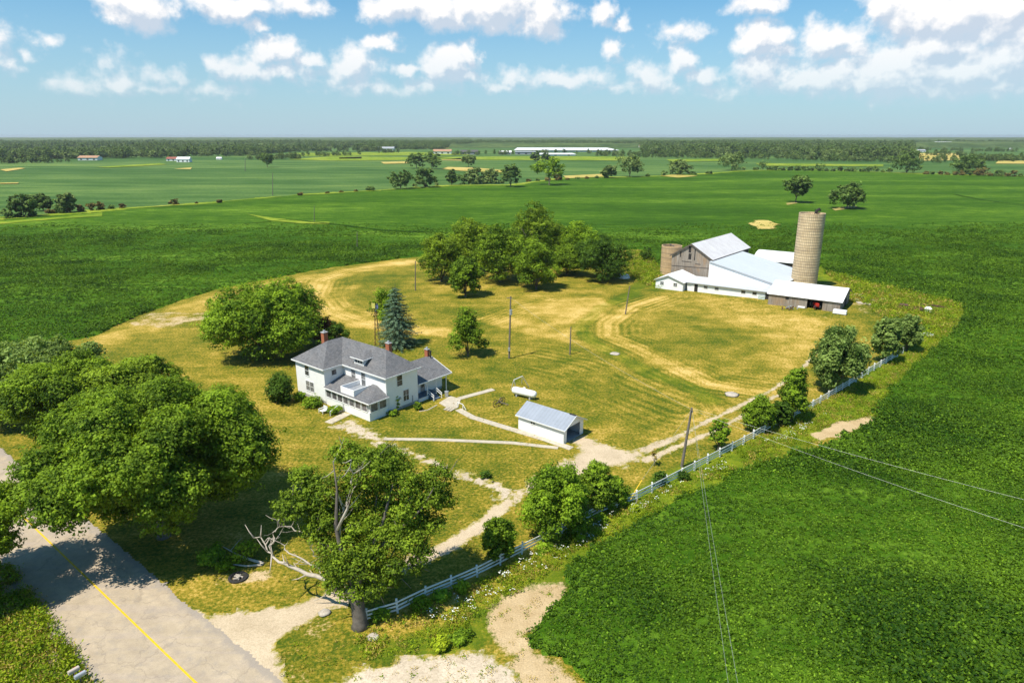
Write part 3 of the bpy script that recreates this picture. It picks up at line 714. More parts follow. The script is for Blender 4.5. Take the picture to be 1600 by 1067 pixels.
# half dead oak with white bare limbs
def old_tree():
    rg = np.random.default_rng(77); g = G(563, 978)
    r = empty('old_maple_tree', g, 0, 'old half dead tree with bare pale limbs at the fence end', 'tree')
    L = [(-3.0, 1.2, 12.2, 2.2), (-5.6, .5, 11.0, 1.7), (.8, 1.5, 14.2, 2.5), (3.3, 2.5, 12.4, 2.4), (5.4, 3., 10.6, 2.2), (2.0, 4.0, 13.5, 2.2), (6.8, 3.5, 12.2, 1.7), (-1.8, 2.5, 9.2, 2.1), (1.8, 1.5, 9.4, 2.4), (4.2, 1.5, 7.8, 2.0), (-3.8, 1., 8.6, 1.5),
         (-1.4, 0, 6.2, 1.6), (.8, .3, 5.8, 1.7), (-.6, 0, 3.9, 1.6), (1., .2, 3.6, 1.5), (-2.0, -.2, 4.4, 1.1), (2.8, .5, 5.2, 1.4), (6.3, 2., 8.4, 1.3), (4.8, 1.5, 5.0, .9), (-4.8, 1.8, 13.2, 1.3), (-1.0, 1.8, 15.6, 1.4), (3.8, 1.0, 10.2, 1.7), (0, 2.4, 11.5, 1.8), (-.4, .6, 7.6, 1.7), (1.4, .2, 7.2, 1.5), (-1.6, .4, 5.4, 1.3), (2.2, .4, 8.8, 1.5), (-2.6, .6, 10.2, 1.6), (.2, -.2, 9.6, 1.2), (5.6, 1.0, 6.6, 1.2), (2.6, .2, 4.4, 1.0), (3.4, -.6, 6.4, 1.1), (-2.4, .8, 7.4, 1.5), (-3.4, 1.2, 9.8, 1.6), (-1.0, 1.4, 8.6, 1.6), (.4, .4, 7.0, 1.3), (-2.9, .4, 5.9, 1.1), (4.8, 2.4, 9.0, 1.4), (7.2, 3.2, 10.2, 1.3)]
    Lb = [(np.array([x, y, z]), a, a*.72) for x, y, z, a in L]
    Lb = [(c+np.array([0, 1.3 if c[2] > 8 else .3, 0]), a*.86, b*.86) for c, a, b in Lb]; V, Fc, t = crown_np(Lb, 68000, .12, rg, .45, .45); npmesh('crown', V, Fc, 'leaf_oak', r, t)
    m = MB(); m.tube([(0, 0, -.3), (0, 0, .4), (-.1, 0, 2.4), (-.4, .2, 4.2)], [.95, .66, .6, .48], 12)
    m.tube([(-.3, .1, 3.6), (-1.2, .4, 7), (-1.6, .6, 9.8), (-1.3, .8, 13.2), (-1.5, 1, 15.8)], [.34, .25, .18, .10, .04], 8)
    m.tube([(-.2, .1, 3.8), (1.2, .6, 7.2), (2.4, 1.4, 10), (3.2, 2.2, 13)], [.32, .22, .14, .05], 8)
    m.tube([(1.0, .5, 6.8), (3.4, 1.4, 8.6), (5.6, 2.6, 10.4), (6.6, 3.3, 12)], [.22, .17, .1, .04], 7)
    m.tube([(-.3, .2, 5), (1.2, 1.8, 8.5), (1.8, 3.4, 12.8)], [.2, .15, .05], 7)
    m.tube([(.2, .3, 4.6), (2.5, .6, 5.4), (4.6, 1.4, 5.2)], [.16, .1, .03], 6)
    for c, a, b in Lb:
        c = Vector(c)
        for k in range(3): m.tube([c+Vector(rg.normal(size=3))*.3, c+Vector(rg.normal(size=3))*a*.7], [.06, .02], 5)
    m.build('trunk', 'bark_brown', r, smooth=True)
    # bare pale limbs
    def bare(pts, r0):
        m = MB(); n = len(pts); pts = [Vector(p) for p in pts]; pts = [q for i in range(n-1) for q in (pts[i], pts[i].lerp(pts[i+1], .5)+Vector(rg.normal(size=3))*.14)]+[pts[-1]]; n = len(pts); m.tube(pts, [r0*.8*(1-.85*i/(n-1)) for i in range(n)], 6)
        for k in range(n+2):
            i = 1+k % (n-1); p = Vector(pts[i]); d = Vector(rg.normal(size=3))*.35+(p-Vector(pts[i-1]))*.3; m.tube([p, p+d, p+d*1.7+Vector((0, 0, .2))], [r0*.28, r0*.16, r0*.06], 5)
        m.build('bare_limb', 'bark_pale', r, smooth=True)
    def LP(px, py, z): q = G(px, py, z)-g; return (q.x, q.y, z)
    bare([(-1.4, .4, 8.2), LP(537, 795, 10.8), LP(527, 770, 12.4), LP(524, 745, 14), LP(521, 722, 15.4)], .16)
    bare([(-1.5, .5, 9.5), LP(551, 765, 13.0), LP(552, 740, 14.8), LP(549, 718, 16.2)], .17)
    bare([LP(552, 756, 13.4), LP(563, 742, 14.6), LP(566, 722, 15.8)], .09)
    bare([(-.6, -.1, 3.6), LP(508, 905, 4.0), LP(480, 897, 4.2), LP(452, 884, 4.6), LP(436, 878, 4.8), LP(425, 864, 5.3), LP(415, 851, 5.8), LP(397, 840, 6.3)], .30)
    bare([LP(425, 864, 5.3), LP(427, 848, 6.2), LP(426, 832, 7.0), LP(434, 824, 7.4), LP(452, 825, 7.5)], .13)
    bare([(-1.0, .1, 5.4), LP(505, 850, 6.4), LP(490, 838, 7.0), LP(470, 830, 7.4), LP(455, 822, 7.8), LP(436, 823, 8.1), LP(433, 812, 8.8)], .14)
    bare([(-.9, 0, 4.2), LP(484, 881, 5.0), LP(462, 868, 5.6), LP(445, 858, 6.0), LP(436, 847, 6.6), LP(419, 840, 7.0)], .13)
    bare([(-.9, 0, 5.2), LP(515, 866, 5.8), LP(489, 868, 6.0), LP(486, 857, 6.6), LP(483, 848, 7.0)], .09)
    bare([(2.6, .6, 6.), LP(640, 815, 6.6), LP(666, 775, 7.8), LP(684, 740, 9.0)], .10)
    bare([(1.3, .8, 7.5), LP(600, 790, 10.4), LP(617, 772, 11.6), LP(631, 762, 12.4)], .12)
old_tree()
# fallen dead branch in front of the huge maple
g = G(385, 880); r = empty('fallen_branch', g, 0, 'fallen dead branch with a few yellow green leaves on the lawn by the road', 'branch')
m = MB()
def LQ(px, py, z): q = G(px, py, z)-g; return (q.x, q.y, z)
m.tube([LQ(412, 880, .1), LQ(395, 875, .3), LQ(375, 868, .5), LQ(360, 860, .7), LQ(347, 853, 1.0)], [.16, .13, .1, .07, .03], 6)
m.tube([LQ(410, 882, .1), LQ(385, 884, .2), LQ(360, 881, .2), LQ(345, 879, .3)], [.12, .09, .06, .03], 6)
m.tube([LQ(360, 860, .7), LQ(372, 846, 1.3), LQ(378, 840, 1.5)], [.05, .03, .01], 5)
m.build('limb', 'bark_pale', r)
rg = np.random.default_rng(4); V, Fc, t = crown_np([(np.array(LQ(375, 862, .7)), 1.3, .6), (np.array(LQ(390, 855, .9)), .9, .5), (np.array(LQ(350, 876, .4)), .8, .35)], 900, .14, rg); npmesh('leaves', V, Fc, 'leaf_weed', r, t)
bush('bright green undergrowth beside the fallen branch under the huge maple', 330, 878, 46, 1.5, 'leaf_bright', .16, 2600)
bush('low yellow green weeds at the left tip of the fallen branch', 352, 890, 26, .8, 'leaf_weed', .14, 900)

# --- yard trees
tree('young_tree', 'slender open tree standing alone between the spruce and the transformer pole', 'tree', 731, 556, 474, 66, 'leaf_maple', .26, 4600, .05, 18, .30, .8, .16, seed=31, shape='cone')
tree('deciduous_tree', 'green tree right behind the blue spruce', 'tree', 603, 512, 447, 46, 'leaf_maple', .26, 4200, .05, 10, .38, 1.2, .18, seed=32, shape='egg')
def spruce():
    g = G(622, 541); r = empty('blue_spruce_tree', g, 0, 'blue grey conical spruce behind the farmhouse', 'tree')
    rg = np.random.default_rng(3); Ht = 13.2; R0 = 5.7; P = []; Nn = []
    for k in range(17):
        z = .5+k*(Ht-.9)/17; rad = R0*(1-z/Ht)**.68*min(1, .72+z*.12)+.1; nb = int(7+rad*2.2); off = rg.random()*6
        for j in range(nb):
            a = 2*math.pi*(j+rg.random()*.7)/nb+off; rr = rad*(.62+.5*rg.random()); zz = z+rg.normal()*.18; ns_ = int(16+rad*26)
            for s_ in range(ns_):
                t = ((s_+rg.random())/ns_)**.75; q = rr*t; wd = (.34*(1-t)+.10)*min(1, rad*.6)
                P.append((math.cos(a)*q+rg.normal()*wd, math.sin(a)*q+rg.normal()*wd, zz-.24*q+.30*t*t*rad*.3+rg.normal()*.06)); Nn.append((math.cos(a)*.55+rg.normal()*.35, math.sin(a)*.55+rg.normal()*.35, .8))
    P = np.array(P); Nn = np.array(Nn); Nn /= np.linalg.norm(Nn, axis=1, keepdims=True)
    V, Fc = leaf_quads(P, Nn, .12, .5, .3, rg); npmesh('crown', V, Fc, 'leaf_spruce', r, np.clip(rg.normal(.5, .25, len(P)), 0, 1))
    MB().tube([(0, 0, -.2), (0, 0, 4), (0, 0, Ht)], [.28, .2, .03], 8).build('trunk', 'bark_brown', r)
spruce()
# --- the grove
GV = 'trees of the grove behind the farmyard'
for (lab, px, py, yt, w, lf, n, sd) in [
    ('leftmost tree of the grove, broad and olive green', 690, 440, 360, 72, 'leaf_oak', 9000, 41),
    ('tall tree at the left back of the grove', 737, 425, 334, 78, 'leaf_oak', 9000, 42),
    ('small leaning tree standing in front of the grove', 727, 463, 396, 54, 'leaf_maple', 6500, 43),
    ('dense rounded tree in the middle of the grove', 782, 440, 350, 88, 'leaf_maple', 11000, 44),
    ('tallest tree of the grove, wind swept top', 838, 415, 312, 86, 'leaf_oak', 10000, 45),
    ('grove tree with low drooping branches over the lawn', 838, 452, 372, 66, 'leaf_maple', 8000, 46),
    ('bushy tree at the right of the grove, back row', 905, 415, 346, 74, 'leaf_bright', 8000, 47),
    ('rightmost dark bushy tree of the grove', 940, 438, 366, 82, 'leaf_dark', 10000, 48),
    ('low green tree filling the gap right of the tallest grove tree', 885, 430, 378, 56, 'leaf_maple', 6500, 49)]:
    tree('grove_tree', lab, 'tree', px, py, yt, w, lf, .36, n, .05, 16, .36, .9, None, GV, sd, 'egg')
tree('small_tree', 'small round tree at the field edge left of the short silo', 'tree', 1010, 408, 384, 24, 'leaf_dark', .3, 900, .05, 8, .4, 1., None, None, 50)
g = G(975, 434)
m = MB(); m.lathe([(0, 1.5), (.8, 1.3), (1.6, .8), (1.9, 0)], 10); o = m.build('tarp_heap', 'white_paint'); o.location = g; tag(o, 'white tarp heap at the right edge of the grove', 'tarp')
# --- trees along the white fence
for i, (nm, lab, px, py, yt, w, lf, n, sz, cb, shp) in enumerate([
    ('fence_tree', 'large bright leafy tree over the fence in front of the garage', 868, 835, 722, 104, 'leaf_bright', 17000, .19, .06, 'egg'),
    ('fence_tree', 'green tree right next to the large bright tree along the fence', 930, 795, 720, 58, 'leaf_maple', 8000, .19, .06, 'egg'),
    ('fence_tree', 'low shaggy tree at the right foot of the two larger fence trees', 958, 790, 742, 44, 'leaf_bright', 5000, .18, .04, 'round'),
    ('fence_tree', 'small dark tree nearest the old half dead tree along the fence', 780, 880, 800, 50, 'leaf_maple', 7000, .17, .04, 'egg'),
    ('young_tree', 'thin young yellow green tree by the fence right of the leaning pole', 1122, 704, 650, 30, 'leaf_bright', 1700, .2, .12, 'egg'),
    ('fence_tree', 'dark round tree by the fence, left of a matching pair', 1184, 672, 615, 48, 'leaf_maple', 7000, .22, .03, 'egg'),
    ('fence_tree', 'tall narrow dark tree beside the dark round tree at the fence', 1236, 658, 563, 50, 'leaf_maple', 8000, .24, .03, 'cone'),
    ('fence_tree', 'dark low tree squeezed between the round and the narrow fence trees', 1217, 664, 624, 34, 'leaf_dark', 3500, .22, .03, 'round'),
    ('fence_tree', 'tall silvery green tree standing over the right part of the fence', 1302, 610, 500, 78, 'leaf_silver', 15000, .28, .05, 'egg'),
    ('fence_tree', 'silvery tree second from the far end of the fence', 1380, 566, 486, 40, 'leaf_silver', 7000, .3, .05, 'egg'),
    ('fence_tree', 'silvery tree at the far end of the fence by the white boulder', 1416, 548, 488, 38, 'leaf_silver', 6000, .3, .04, 'egg')]):
    tree(nm, lab, 'tree', px, py, yt, w, lf, sz, n, cb, 18, .32, 1.25, None, None, 100+i, shp, up=.38)
bush('small green bush at the fence left of the leaning pole', 1029, 757, 28, 1.9, 'leaf_dark', .17, 1800)
bush('small dark bush at the foot of the leaning pole', 1065, 748, 20, 1.3, 'leaf_dark', .16, 1000)
bush('round green bush on the lawn between the driveway and the walk', 759, 745, 22, .9, 'leaf_dark', .14, 900)
tree('sapling', 'bare looking sapling behind the small fence bush', 'tree', 1022, 728, 700, 14, 'leaf_dryweed', .14, 260, .3, 6, .36, 1., .05, None, 61)
bush('tall garden plant against the shaded farmhouse wall', 620, 640, 12, 2.2, 'leaf_bright', .15, 500, name='garden_plant', cat='plant')
bush('low garden plants left of the tall plant by the farmhouse wall', 614, 648, 20, .8, 'leaf_bright', .15, 500, name='garden_plant', cat='plant')
bush('spiky garden shrub by the foundation near the kitchen porch', 652, 640, 17, 1.6, 'leaf_maple', .15, 700, name='garden_plant', cat='plant')
bush('bright green bush left of the paired windows of the farmhouse', 467, 625, 22, 1.5, 'leaf_bright', .16, 1300)
bush('wide bright green bush below the paired windows of the farmhouse', 487, 635, 32, 1.7, 'leaf_bright', .16, 2200)
bush('bright low plants along the sun porch wall beside the white chair', 521, 645, 26, 1.1, 'leaf_bright', .16, 1300)
for k, (px, py, w) in enumerate([(600, 965, 36), (660, 945, 44), (690, 935, 34), (722, 922, 30), (850, 858, 34), (905, 845, 26), (940, 815, 26), (990, 795, 22), (720, 1000, 36), (690, 1015, 30)]):
    bush('green weed clump along the white fence, %s from the old tree' % ['first', 'second', 'third', 'fourth', 'fifth', 'sixth', 'seventh', 'eighth', 'outermost roadward', 'last roadward'][k] , px, py, w, .8+.3*(k % 3 == 0), 'leaf_weed' if k % 2 else 'leaf_bright', .13, 1100, 'weed clumps along the fence', 'weed_clump', 'weeds')

# --- field trees
FT = 'trees standing in the fields'
for i, (lab, px, py, yt, w, lf, cb, xo) in enumerate([
    ('left of the two lone trees above the tall silo', 1243, 318, 275, 42, 'leaf_far', .28, 1.5), ('right of the two lone trees above the tall silo', 1323, 327, 287, 50, 'leaf_far', .22, 0),
    ('dark lone tree left of the bright round lone tree at mid field', 798, 293, 254, 34, 'leaf_far', .12, 0), ('bright round headed lone tree near the warehouses', 858, 290, 247, 46, 'leaf_bright', .35, 0),
    ('dark tree left of a pair at the hedgerow', 626, 296, 263, 36, 'leaf_far', .08, 0), ('dark tree right of a pair at the hedgerow', 664, 294, 260, 34, 'leaf_far', .05, 0), ('small conical dark tree in the hedgerow', 706, 290, 264, 17, 'leaf_far', .05, 0),
    ('left big tree of the dark clump in the far field', 651, 264, 238, 32, 'leaf_far', .2, 0), ('right big tree of the dark clump in the far field', 675, 265, 238, 32, 'leaf_far', .2, 0), ('lone dark tree in the left far field', 418, 262, 238, 20, 'leaf_far', .2, 0),
    ('grey green tree left of the tall hedgerow tree', 950, 279, 257, 22, 'leaf_far_pale', .05, 0), ('tall two headed tree in the middle hedgerow', 984, 277, 238, 38, 'leaf_far_pale', .1, 0), ('broad round bush tree in the middle hedgerow', 1062, 273, 251, 36, 'leaf_far_pale', .05, 0),
    ('wide oak in the hedgerow right of middle', 1143, 267, 237, 42, 'leaf_far_pale', .05, 0), ('big dark tree in the right hedgerow', 1416, 271, 236, 44, 'leaf_far', .05, 0), ('big dark tree at the right end of the hedgerow', 1507, 273, 241, 44, 'leaf_far', .05, 0),
    ('leafy dark tree at the left edge hedgerow', 38, 340, 302, 36, 'leaf_far', .05, 0), ('second tree of the left edge hedgerow', 68, 330, 301, 26, 'leaf_far', .1, 0), ('pale slender tree of the left edge hedgerow', 107, 334, 298, 23, 'leaf_far_pale', .1, 0),
    ('bushy tree in the hedgerow left of the dark lone tree', 741, 287, 260, 28, 'leaf_far_pale', .05, 0), ('second bushy tree in the hedgerow left of the dark lone tree', 766, 287, 262, 26, 'leaf_far_pale', .05, 0), ('tree at the right horizon behind the big dark tree', 1530, 270, 246, 14, 'leaf_far', .05, 0),
    ('dark tree in front of the warehouse left end', 837, 253, 236, 16, 'leaf_far', .1, 0), ('second dark tree in front of the warehouse left end', 852, 254, 238, 14, 'leaf_far', .1, 0), ('thin pale tree by the dark roofed far barn', 732, 262, 243, 22, 'leaf_far_pale', .3, 0)]):
    D_ = G(px, py).y; tree('field_tree', lab, 'tree', px, py, yt-1, w, lf, min(1.1, .3+D_/900), 2600 if D_ < 500 else 1500, cb, 12, .38, .9, None, FT, 200+i, 'egg' if i % 2 else 'round', xoff=xo, limbs=6)
# hedgerow bushes
k = 0
for (x0, y0, x1, y1, n, w, h, lf) in [(0, 343, 60, 338, 3, 24, 5, 'leaf_far'), (70, 336, 200, 326, 8, 17, 5, 'leaf_reddish'), (255, 322, 360, 317, 3, 9, 2.5, 'leaf_reddish'), (462, 307, 476, 306, 1, 13, 4, 'leaf_reddish'), (500, 304, 590, 298, 4, 11, 2.2, 'leaf_reddish'), (640, 293, 690, 291, 3, 12, 4, 'leaf_far_pale'), (715, 289, 790, 287, 6, 14, 5, 'leaf_far_pale'),
       (818, 285, 940, 279, 8, 13, 4, 'leaf_reddish'), (1000, 277, 1120, 272, 5, 12, 4, 'leaf_far'), (1175, 266, 1395, 270, 20, 15, 7, 'leaf_far'), (1440, 273, 1600, 277, 14, 14, 6, 'leaf_reddish')]:
    for j in range(n):
        t = (j+.5)/n; px = x0+(x1-x0)*t; py = y0+(y1-y0)*t; k += 1
        g = G(px, py); rg = np.random.default_rng(900+k)
        q_ = rg.random()**2; hh = h*(.55+1.3*q_); ww = w*(.6+1.1*q_)
        bush('low field hedgerow bush, one of the row between the crop fields', px, py, ww, hh, lf if rg.random() < .7 else 'leaf_far', .7 if g.y < 450 else 1.0, 260, 'hedgerow bushes between the crop fields', 'hedgerow_bush', 'bush', 900+k)

# ------------------------------------------------------------------ instanced stuff
HO_ = (-21.46, 96.52)
def gn_scatter(name, pts, protos, scale, rot, label, cat):
    me = bpy.data.meshes.new(name); me.vertices.add(len(pts)); me.vertices.foreach_set('co', np.asarray(pts, np.float32).ravel())
    for nm, arr in (('sc', scale), ('rz', rot)):
        at = me.attributes.new(nm, 'FLOAT', 'POINT'); at.data.foreach_set('value', np.asarray(arr, np.float32))
    o = bpy.data.objects.new(name, me); COL.objects.link(o)
    c = bpy.data.collections.new(name+'_kinds')
    for p in protos: c.objects.link(p)
    ng = bpy.data.node_groups.new(name+'_nodes', 'GeometryNodeTree')
    ng.interface.new_socket('Geometry', in_out='INPUT', socket_type='NodeSocketGeometry'); ng.interface.new_socket('Geometry', in_out='OUTPUT', socket_type='NodeSocketGeometry')
    gi = ng.nodes.new('NodeGroupInput'); go = ng.nodes.new('NodeGroupOutput')
    m2p = ng.nodes.new('GeometryNodeMeshToPoints'); ip = ng.nodes.new('GeometryNodeInstanceOnPoints'); ci = ng.nodes.new('GeometryNodeCollectionInfo')
    ci.inputs[0].default_value = c; ci.inputs['Separate Children'].default_value = True; ci.inputs['Reset Children'].default_value = True
    a1 = ng.nodes.new('GeometryNodeInputNamedAttribute'); a1.data_type = 'FLOAT'; a1.inputs[0].default_value = 'sc'
    a2 = ng.nodes.new('GeometryNodeInputNamedAttribute'); a2.data_type = 'FLOAT'; a2.inputs[0].default_value = 'rz'
    cx = ng.nodes.new('ShaderNodeCombineXYZ')
    L = ng.links; L.new(gi.outputs[0], m2p.inputs[0]); L.new(m2p.outputs[0], ip.inputs['Points']); L.new(ci.outputs[0], ip.inputs['Instance'])
    ip.inputs['Pick Instance'].default_value = True
    L.new(a1.outputs['Attribute'], ip.inputs['Scale']); L.new(a2.outputs['Attribute'], cx.inputs[2]); L.new(cx.outputs[0], ip.inputs['Rotation'])
    L.new(ip.outputs[0], go.inputs[0])
    md = o.modifiers.new('scatter', 'NODES'); md.node_group = ng
    tag(o, label, cat, None, 'stuff'); return o
def soy_proto(seed):
    rg = np.random.default_rng(seed); n = 16; P = np.stack([rg.normal(0, .17, n), rg.normal(0, .17, n), rg.random(n)*.28+.02], -1)
    nr = rg.normal(size=(n, 3))*.7+np.array([0, 0, .9]); nr /= np.linalg.norm(nr, axis=1, keepdims=True)
    V, Fc = leaf_quads(P, nr, .105, .8, .25, rg); return npmesh('soy_plant', V, Fc, 'leaf_soy', None, np.clip(rg.beta(.55, 1.1, n)*(.7+.12*seed), 0, 1), link=False)
def in_view(x, y, mrg=40):
    c = y*CP+H*SP; u = y*SP-H*CP; px = 800+F*x/c; py = 533.5-F*u/c
    return (px > -mrg) & (px < 1600+mrg) & (py < 1067+60) & (c > 5)
pts = []; sc = []
for (y0, y1, x0, x1, dens, s) in [(38, 80, -20, 75, 11., 1.0), (80, 125, 5, 115, 6.5, 1.15), (125, 190, 40, 180, 2.8, 1.5), (190, 345, -240, 290, 1.7, 1.35), (120, 190, -170, 40, 2.4, 1.4)]:
    n = int((y1-y0)*(x1-x0)*dens); X = rng.uniform(x0, x1, n); Y = rng.uniform(y0, y1, n)
    k_ = in_view(X, Y) & (rng.random(n) < np.clip((345-Y)/130, 0, 1)) & (-sdist(FARM, X, Y)+(fb(X, Y, .35, 60)-.5)*2.2 > .25)
    patch = fb(X, Y, .045, 90, 4)
    k_ &= rng.random(n) < np.clip(.5+(patch-.3)*2., .55, 1.)
    X = X[k_]; Y = Y[k_]; pa = patch[k_]
    Z = .40+(fb(X, Y, .55, 61, 3)-.5)*.26-.12+terr(X, Y)
    pts.append(np.stack([X, Y, Z], -1)); sc.append(s*(.75+.6*rng.random(len(X)))*(.8+.5*np.clip((pa-.4)*3, 0, 1)))
pts = np.concatenate(pts); sc = np.concatenate(sc)
gn_scatter('soybean_plants', pts, [soy_proto(i) for i in range(5)], sc, rng.random(len(pts))*6.28, 'leafy soybean plants standing up from the crop canopy', 'crop')

def weed_proto(seed, mat, h=.5, n=22, sz=.09, spread=.22):
    rg = np.random.default_rng(seed); P = np.stack([rg.normal(0, spread, n), rg.normal(0, spread, n), rg.random(n)*h], -1)
    nr = rg.normal(size=(n, 3))*.7+np.array([0, 0, .7]); nr /= np.linalg.norm(nr, axis=1, keepdims=True)
    V, Fc = leaf_quads(P, nr, sz, .45, .2, rg); return npmesh('weed', V, Fc, mat, None, np.clip(rg.normal(.5, .25, n), 0, 1), link=False)
def flower_proto(seed):
    rg = np.random.default_rng(seed); n = 5; P = np.stack([rg.normal(0, .22, n), rg.normal(0, .22, n), .55+rg.random(n)*.25], -1)
    nr = np.tile([0, 0, 1.], (n, 1))+rg.normal(size=(n, 3))*.15; nr /= np.linalg.norm(nr, axis=1, keepdims=True)
    V, Fc = leaf_quads(P, nr, .062, .9, .05, rg); return npmesh('umbel', V, Fc, 'flower_white', None, None, link=False)
def scatter_poly(polys, dens, cond=None, seed=0):
    out = []; rg = np.random.default_rng(seed)
    for Pp in polys:
        x0, y0 = Pp.min(0); x1, y1 = Pp.max(0); n = int((x1-x0)*(y1-y0)*dens); X = rg.uniform(x0, x1, n); Y = rg.uniform(y0, y1, n)
        k_ = inside(Pp, X, Y) & (fb(X, Y, .3, seed+5) > .36)
        if cond is not None: k_ &= cond(X, Y)
        X = X[k_]; Y = Y[k_]; out.append(np.stack([X, Y, terr(X, Y)], -1))
    return np.concatenate(out)
FENCEPX = [(572, 972), (627, 955), (673, 931), (722, 912), (763, 893), (803, 871), (843, 852), (898, 823), (952, 795), (985, 787), (1013, 773), (1060, 748), (1110, 722), (1170, 690), (1203, 670), (1265, 640), (1325, 604), (1372, 575), (1410, 553)]
onfarm = lambda X, Y: sdist(FARM, X, Y) > -.6
verge = gp([(560, 995), (640, 955), (763, 898), (843, 857), (952, 800), (1060, 753), (1203, 675), (1325, 608), (1412, 556), (1450, 520), (1500, 470), (1530, 480), (1500, 540), (1380, 650), (1200, 725), (1000, 820), (890, 880), (800, 935), (745, 965), (700, 1012), (560, 1030)])
leftv = gp([(-200, 830), (20, 890), (70, 958), (110, 1015), (140, 1060), (160, 1090), (150, 1300), (-300, 1300)])
barnv = gp([(1285, 425), (1440, 460), (1505, 480), (1480, 525), (1420, 545), (1350, 480), (1310, 478), (1330, 455)])
backv = gp([(985, 392), (1030, 395), (1030, 452), (995, 440), (975, 425)])
p1 = scatter_poly([verge], 5., onfarm, 1); p2 = scatter_poly([leftv], 14., None, 2); p3 = scatter_poly([barnv, backv], 1.6, onfarm, 3)
bare_ok = ~inside(gp([(752, 965), (790, 935), (850, 912), (893, 906), (895, 925), (865, 955), (825, 995), (780, 1030)]), p1[:, 0], p1[:, 1]) & ~inside(gp([(1262, 678), (1310, 660), (1362, 652), (1352, 665), (1280, 692)]), p1[:, 0], p1[:, 1])
p1 = p1[bare_ok]
pp = np.concatenate([p1, p2, p3]); sc = np.concatenate([.6+.7*rng.random(len(p1)), .8+.9*rng.random(len(p2)), 1.2+1.4*rng.random(len(p3))])
gn_scatter('verge_weeds', pp, [weed_proto(1, 'leaf_weed'), weed_proto(2, 'leaf_bright'), weed_proto(3, 'leaf_weed', .35), weed_proto(4, 'leaf_dryweed', .4), weed_proto(5, 'leaf_weed', .6)], sc, rng.random(len(pp))*6.28, 'lush green weeds and tall grass along the fence, road and barnyard', 'weeds')
fl = scatter_poly([gp([(640, 975), (700, 950), (763, 905), (850, 865), (952, 810), (1060, 762), (1203, 688), (1290, 650), (1270, 670), (1180, 715), (1060, 770), (960, 822), (890, 870), (800, 930), (740, 960), (690, 1000)])], 3.5, onfarm, 9)
fl = fl[(fb(fl[:, 0], fl[:, 1], .3, 99) > .45) & (rng.random(len(fl)) < .45)]
gn_scatter('white_wildflowers', fl, [flower_proto(i) for i in range(3)], .7+.6*rng.random(len(fl)), rng.random(len(fl))*6.28, 'white umbels of wild carrot flowering between the fence and the soybeans', 'wildflowers')
lt_ = scatter_poly([gp([(240, 860), (500, 1000), (560, 1060), (760, 960), (960, 800), (1150, 690), (1280, 580), (1250, 500), (900, 440), (560, 440), (440, 640), (300, 700), (420, 700)])], 2.2, onfarm, 31)
lt_ = lt_[(lt_[:, 1] < 150) & (rng.random(len(lt_)) < np.clip(1.3-lt_[:, 1]/120, .15, 1)) & (dist(np.array([(-36.7, 109.4), (-21.5, 96.5), (-13.5, 108)]), lt_[:, 0], lt_[:, 1], False) > 2)]
_hx, _hy = lt_[:, 0]-HO_[0], lt_[:, 1]-HO_[1]
_a = _hx*math.cos(R(-39.8))+_hy*math.sin(R(-39.8)); _b = -_hx*math.sin(R(-39.8))+_hy*math.cos(R(-39.8))
lt_ = lt_[~((_a > -20) & (_a < 1) & (_b > -.5) & (_b < 18))]; _gx, _gy = lt_[:, 0]-.96, lt_[:, 1]-94.07
_a = _gx*math.cos(R(-40.1))+_gy*math.sin(R(-40.1)); _b = -_gx*math.sin(R(-40.1))+_gy*math.cos(R(-40.1)); lt_ = lt_[~((_a > -.3) & (_a < 8.6) & (_b > -.3) & (_b < 5.2))]
for _P in (mouth, gar): lt_ = lt_[~inside(_P, lt_[:, 0], lt_[:, 1])]
gn_scatter('lawn_tufts', lt_, [weed_proto(21, 'leaf_weed', .12, 12, .05, .16), weed_proto(22, 'leaf_dryweed', .1, 12, .05, .18), weed_proto(23, 'leaf_dryweed', .14, 10, .06, .14), weed_proto(24, 'leaf_oak', .1, 12, .05, .16)], .6+.8*rng.random(len(lt_)), rng.random(len(lt_))*6.28, 'small tufts of longer and drier grass dotted over the lawn', 'grass')
# sparse grass tufts on sandy patch and verge of driveway
tf = scatter_poly([gp([(752, 965), (893, 906), (865, 955), (825, 995), (925, 1067), (900, 1200), (790, 1200), (780, 1030)]), gp([(430, 1000), (560, 960), (600, 1000), (520, 1040), (440, 1067)]), gp([(520, 1067), (600, 1035), (690, 1020), (745, 1018), (800, 1045), (830, 1085), (760, 1200), (480, 1200)])], 1.1, None, 12)
gn_scatter('sandy_tufts', tf, [weed_proto(11, 'leaf_weed', .25, 14, .07, .15), weed_proto(12, 'leaf_dryweed', .2, 12, .06, .15)], .7+.9*rng.random(len(tf)), rng.random(len(tf))*6.28, 'sparse grass tufts on the bare sandy strip by the soybean edge', 'grass')

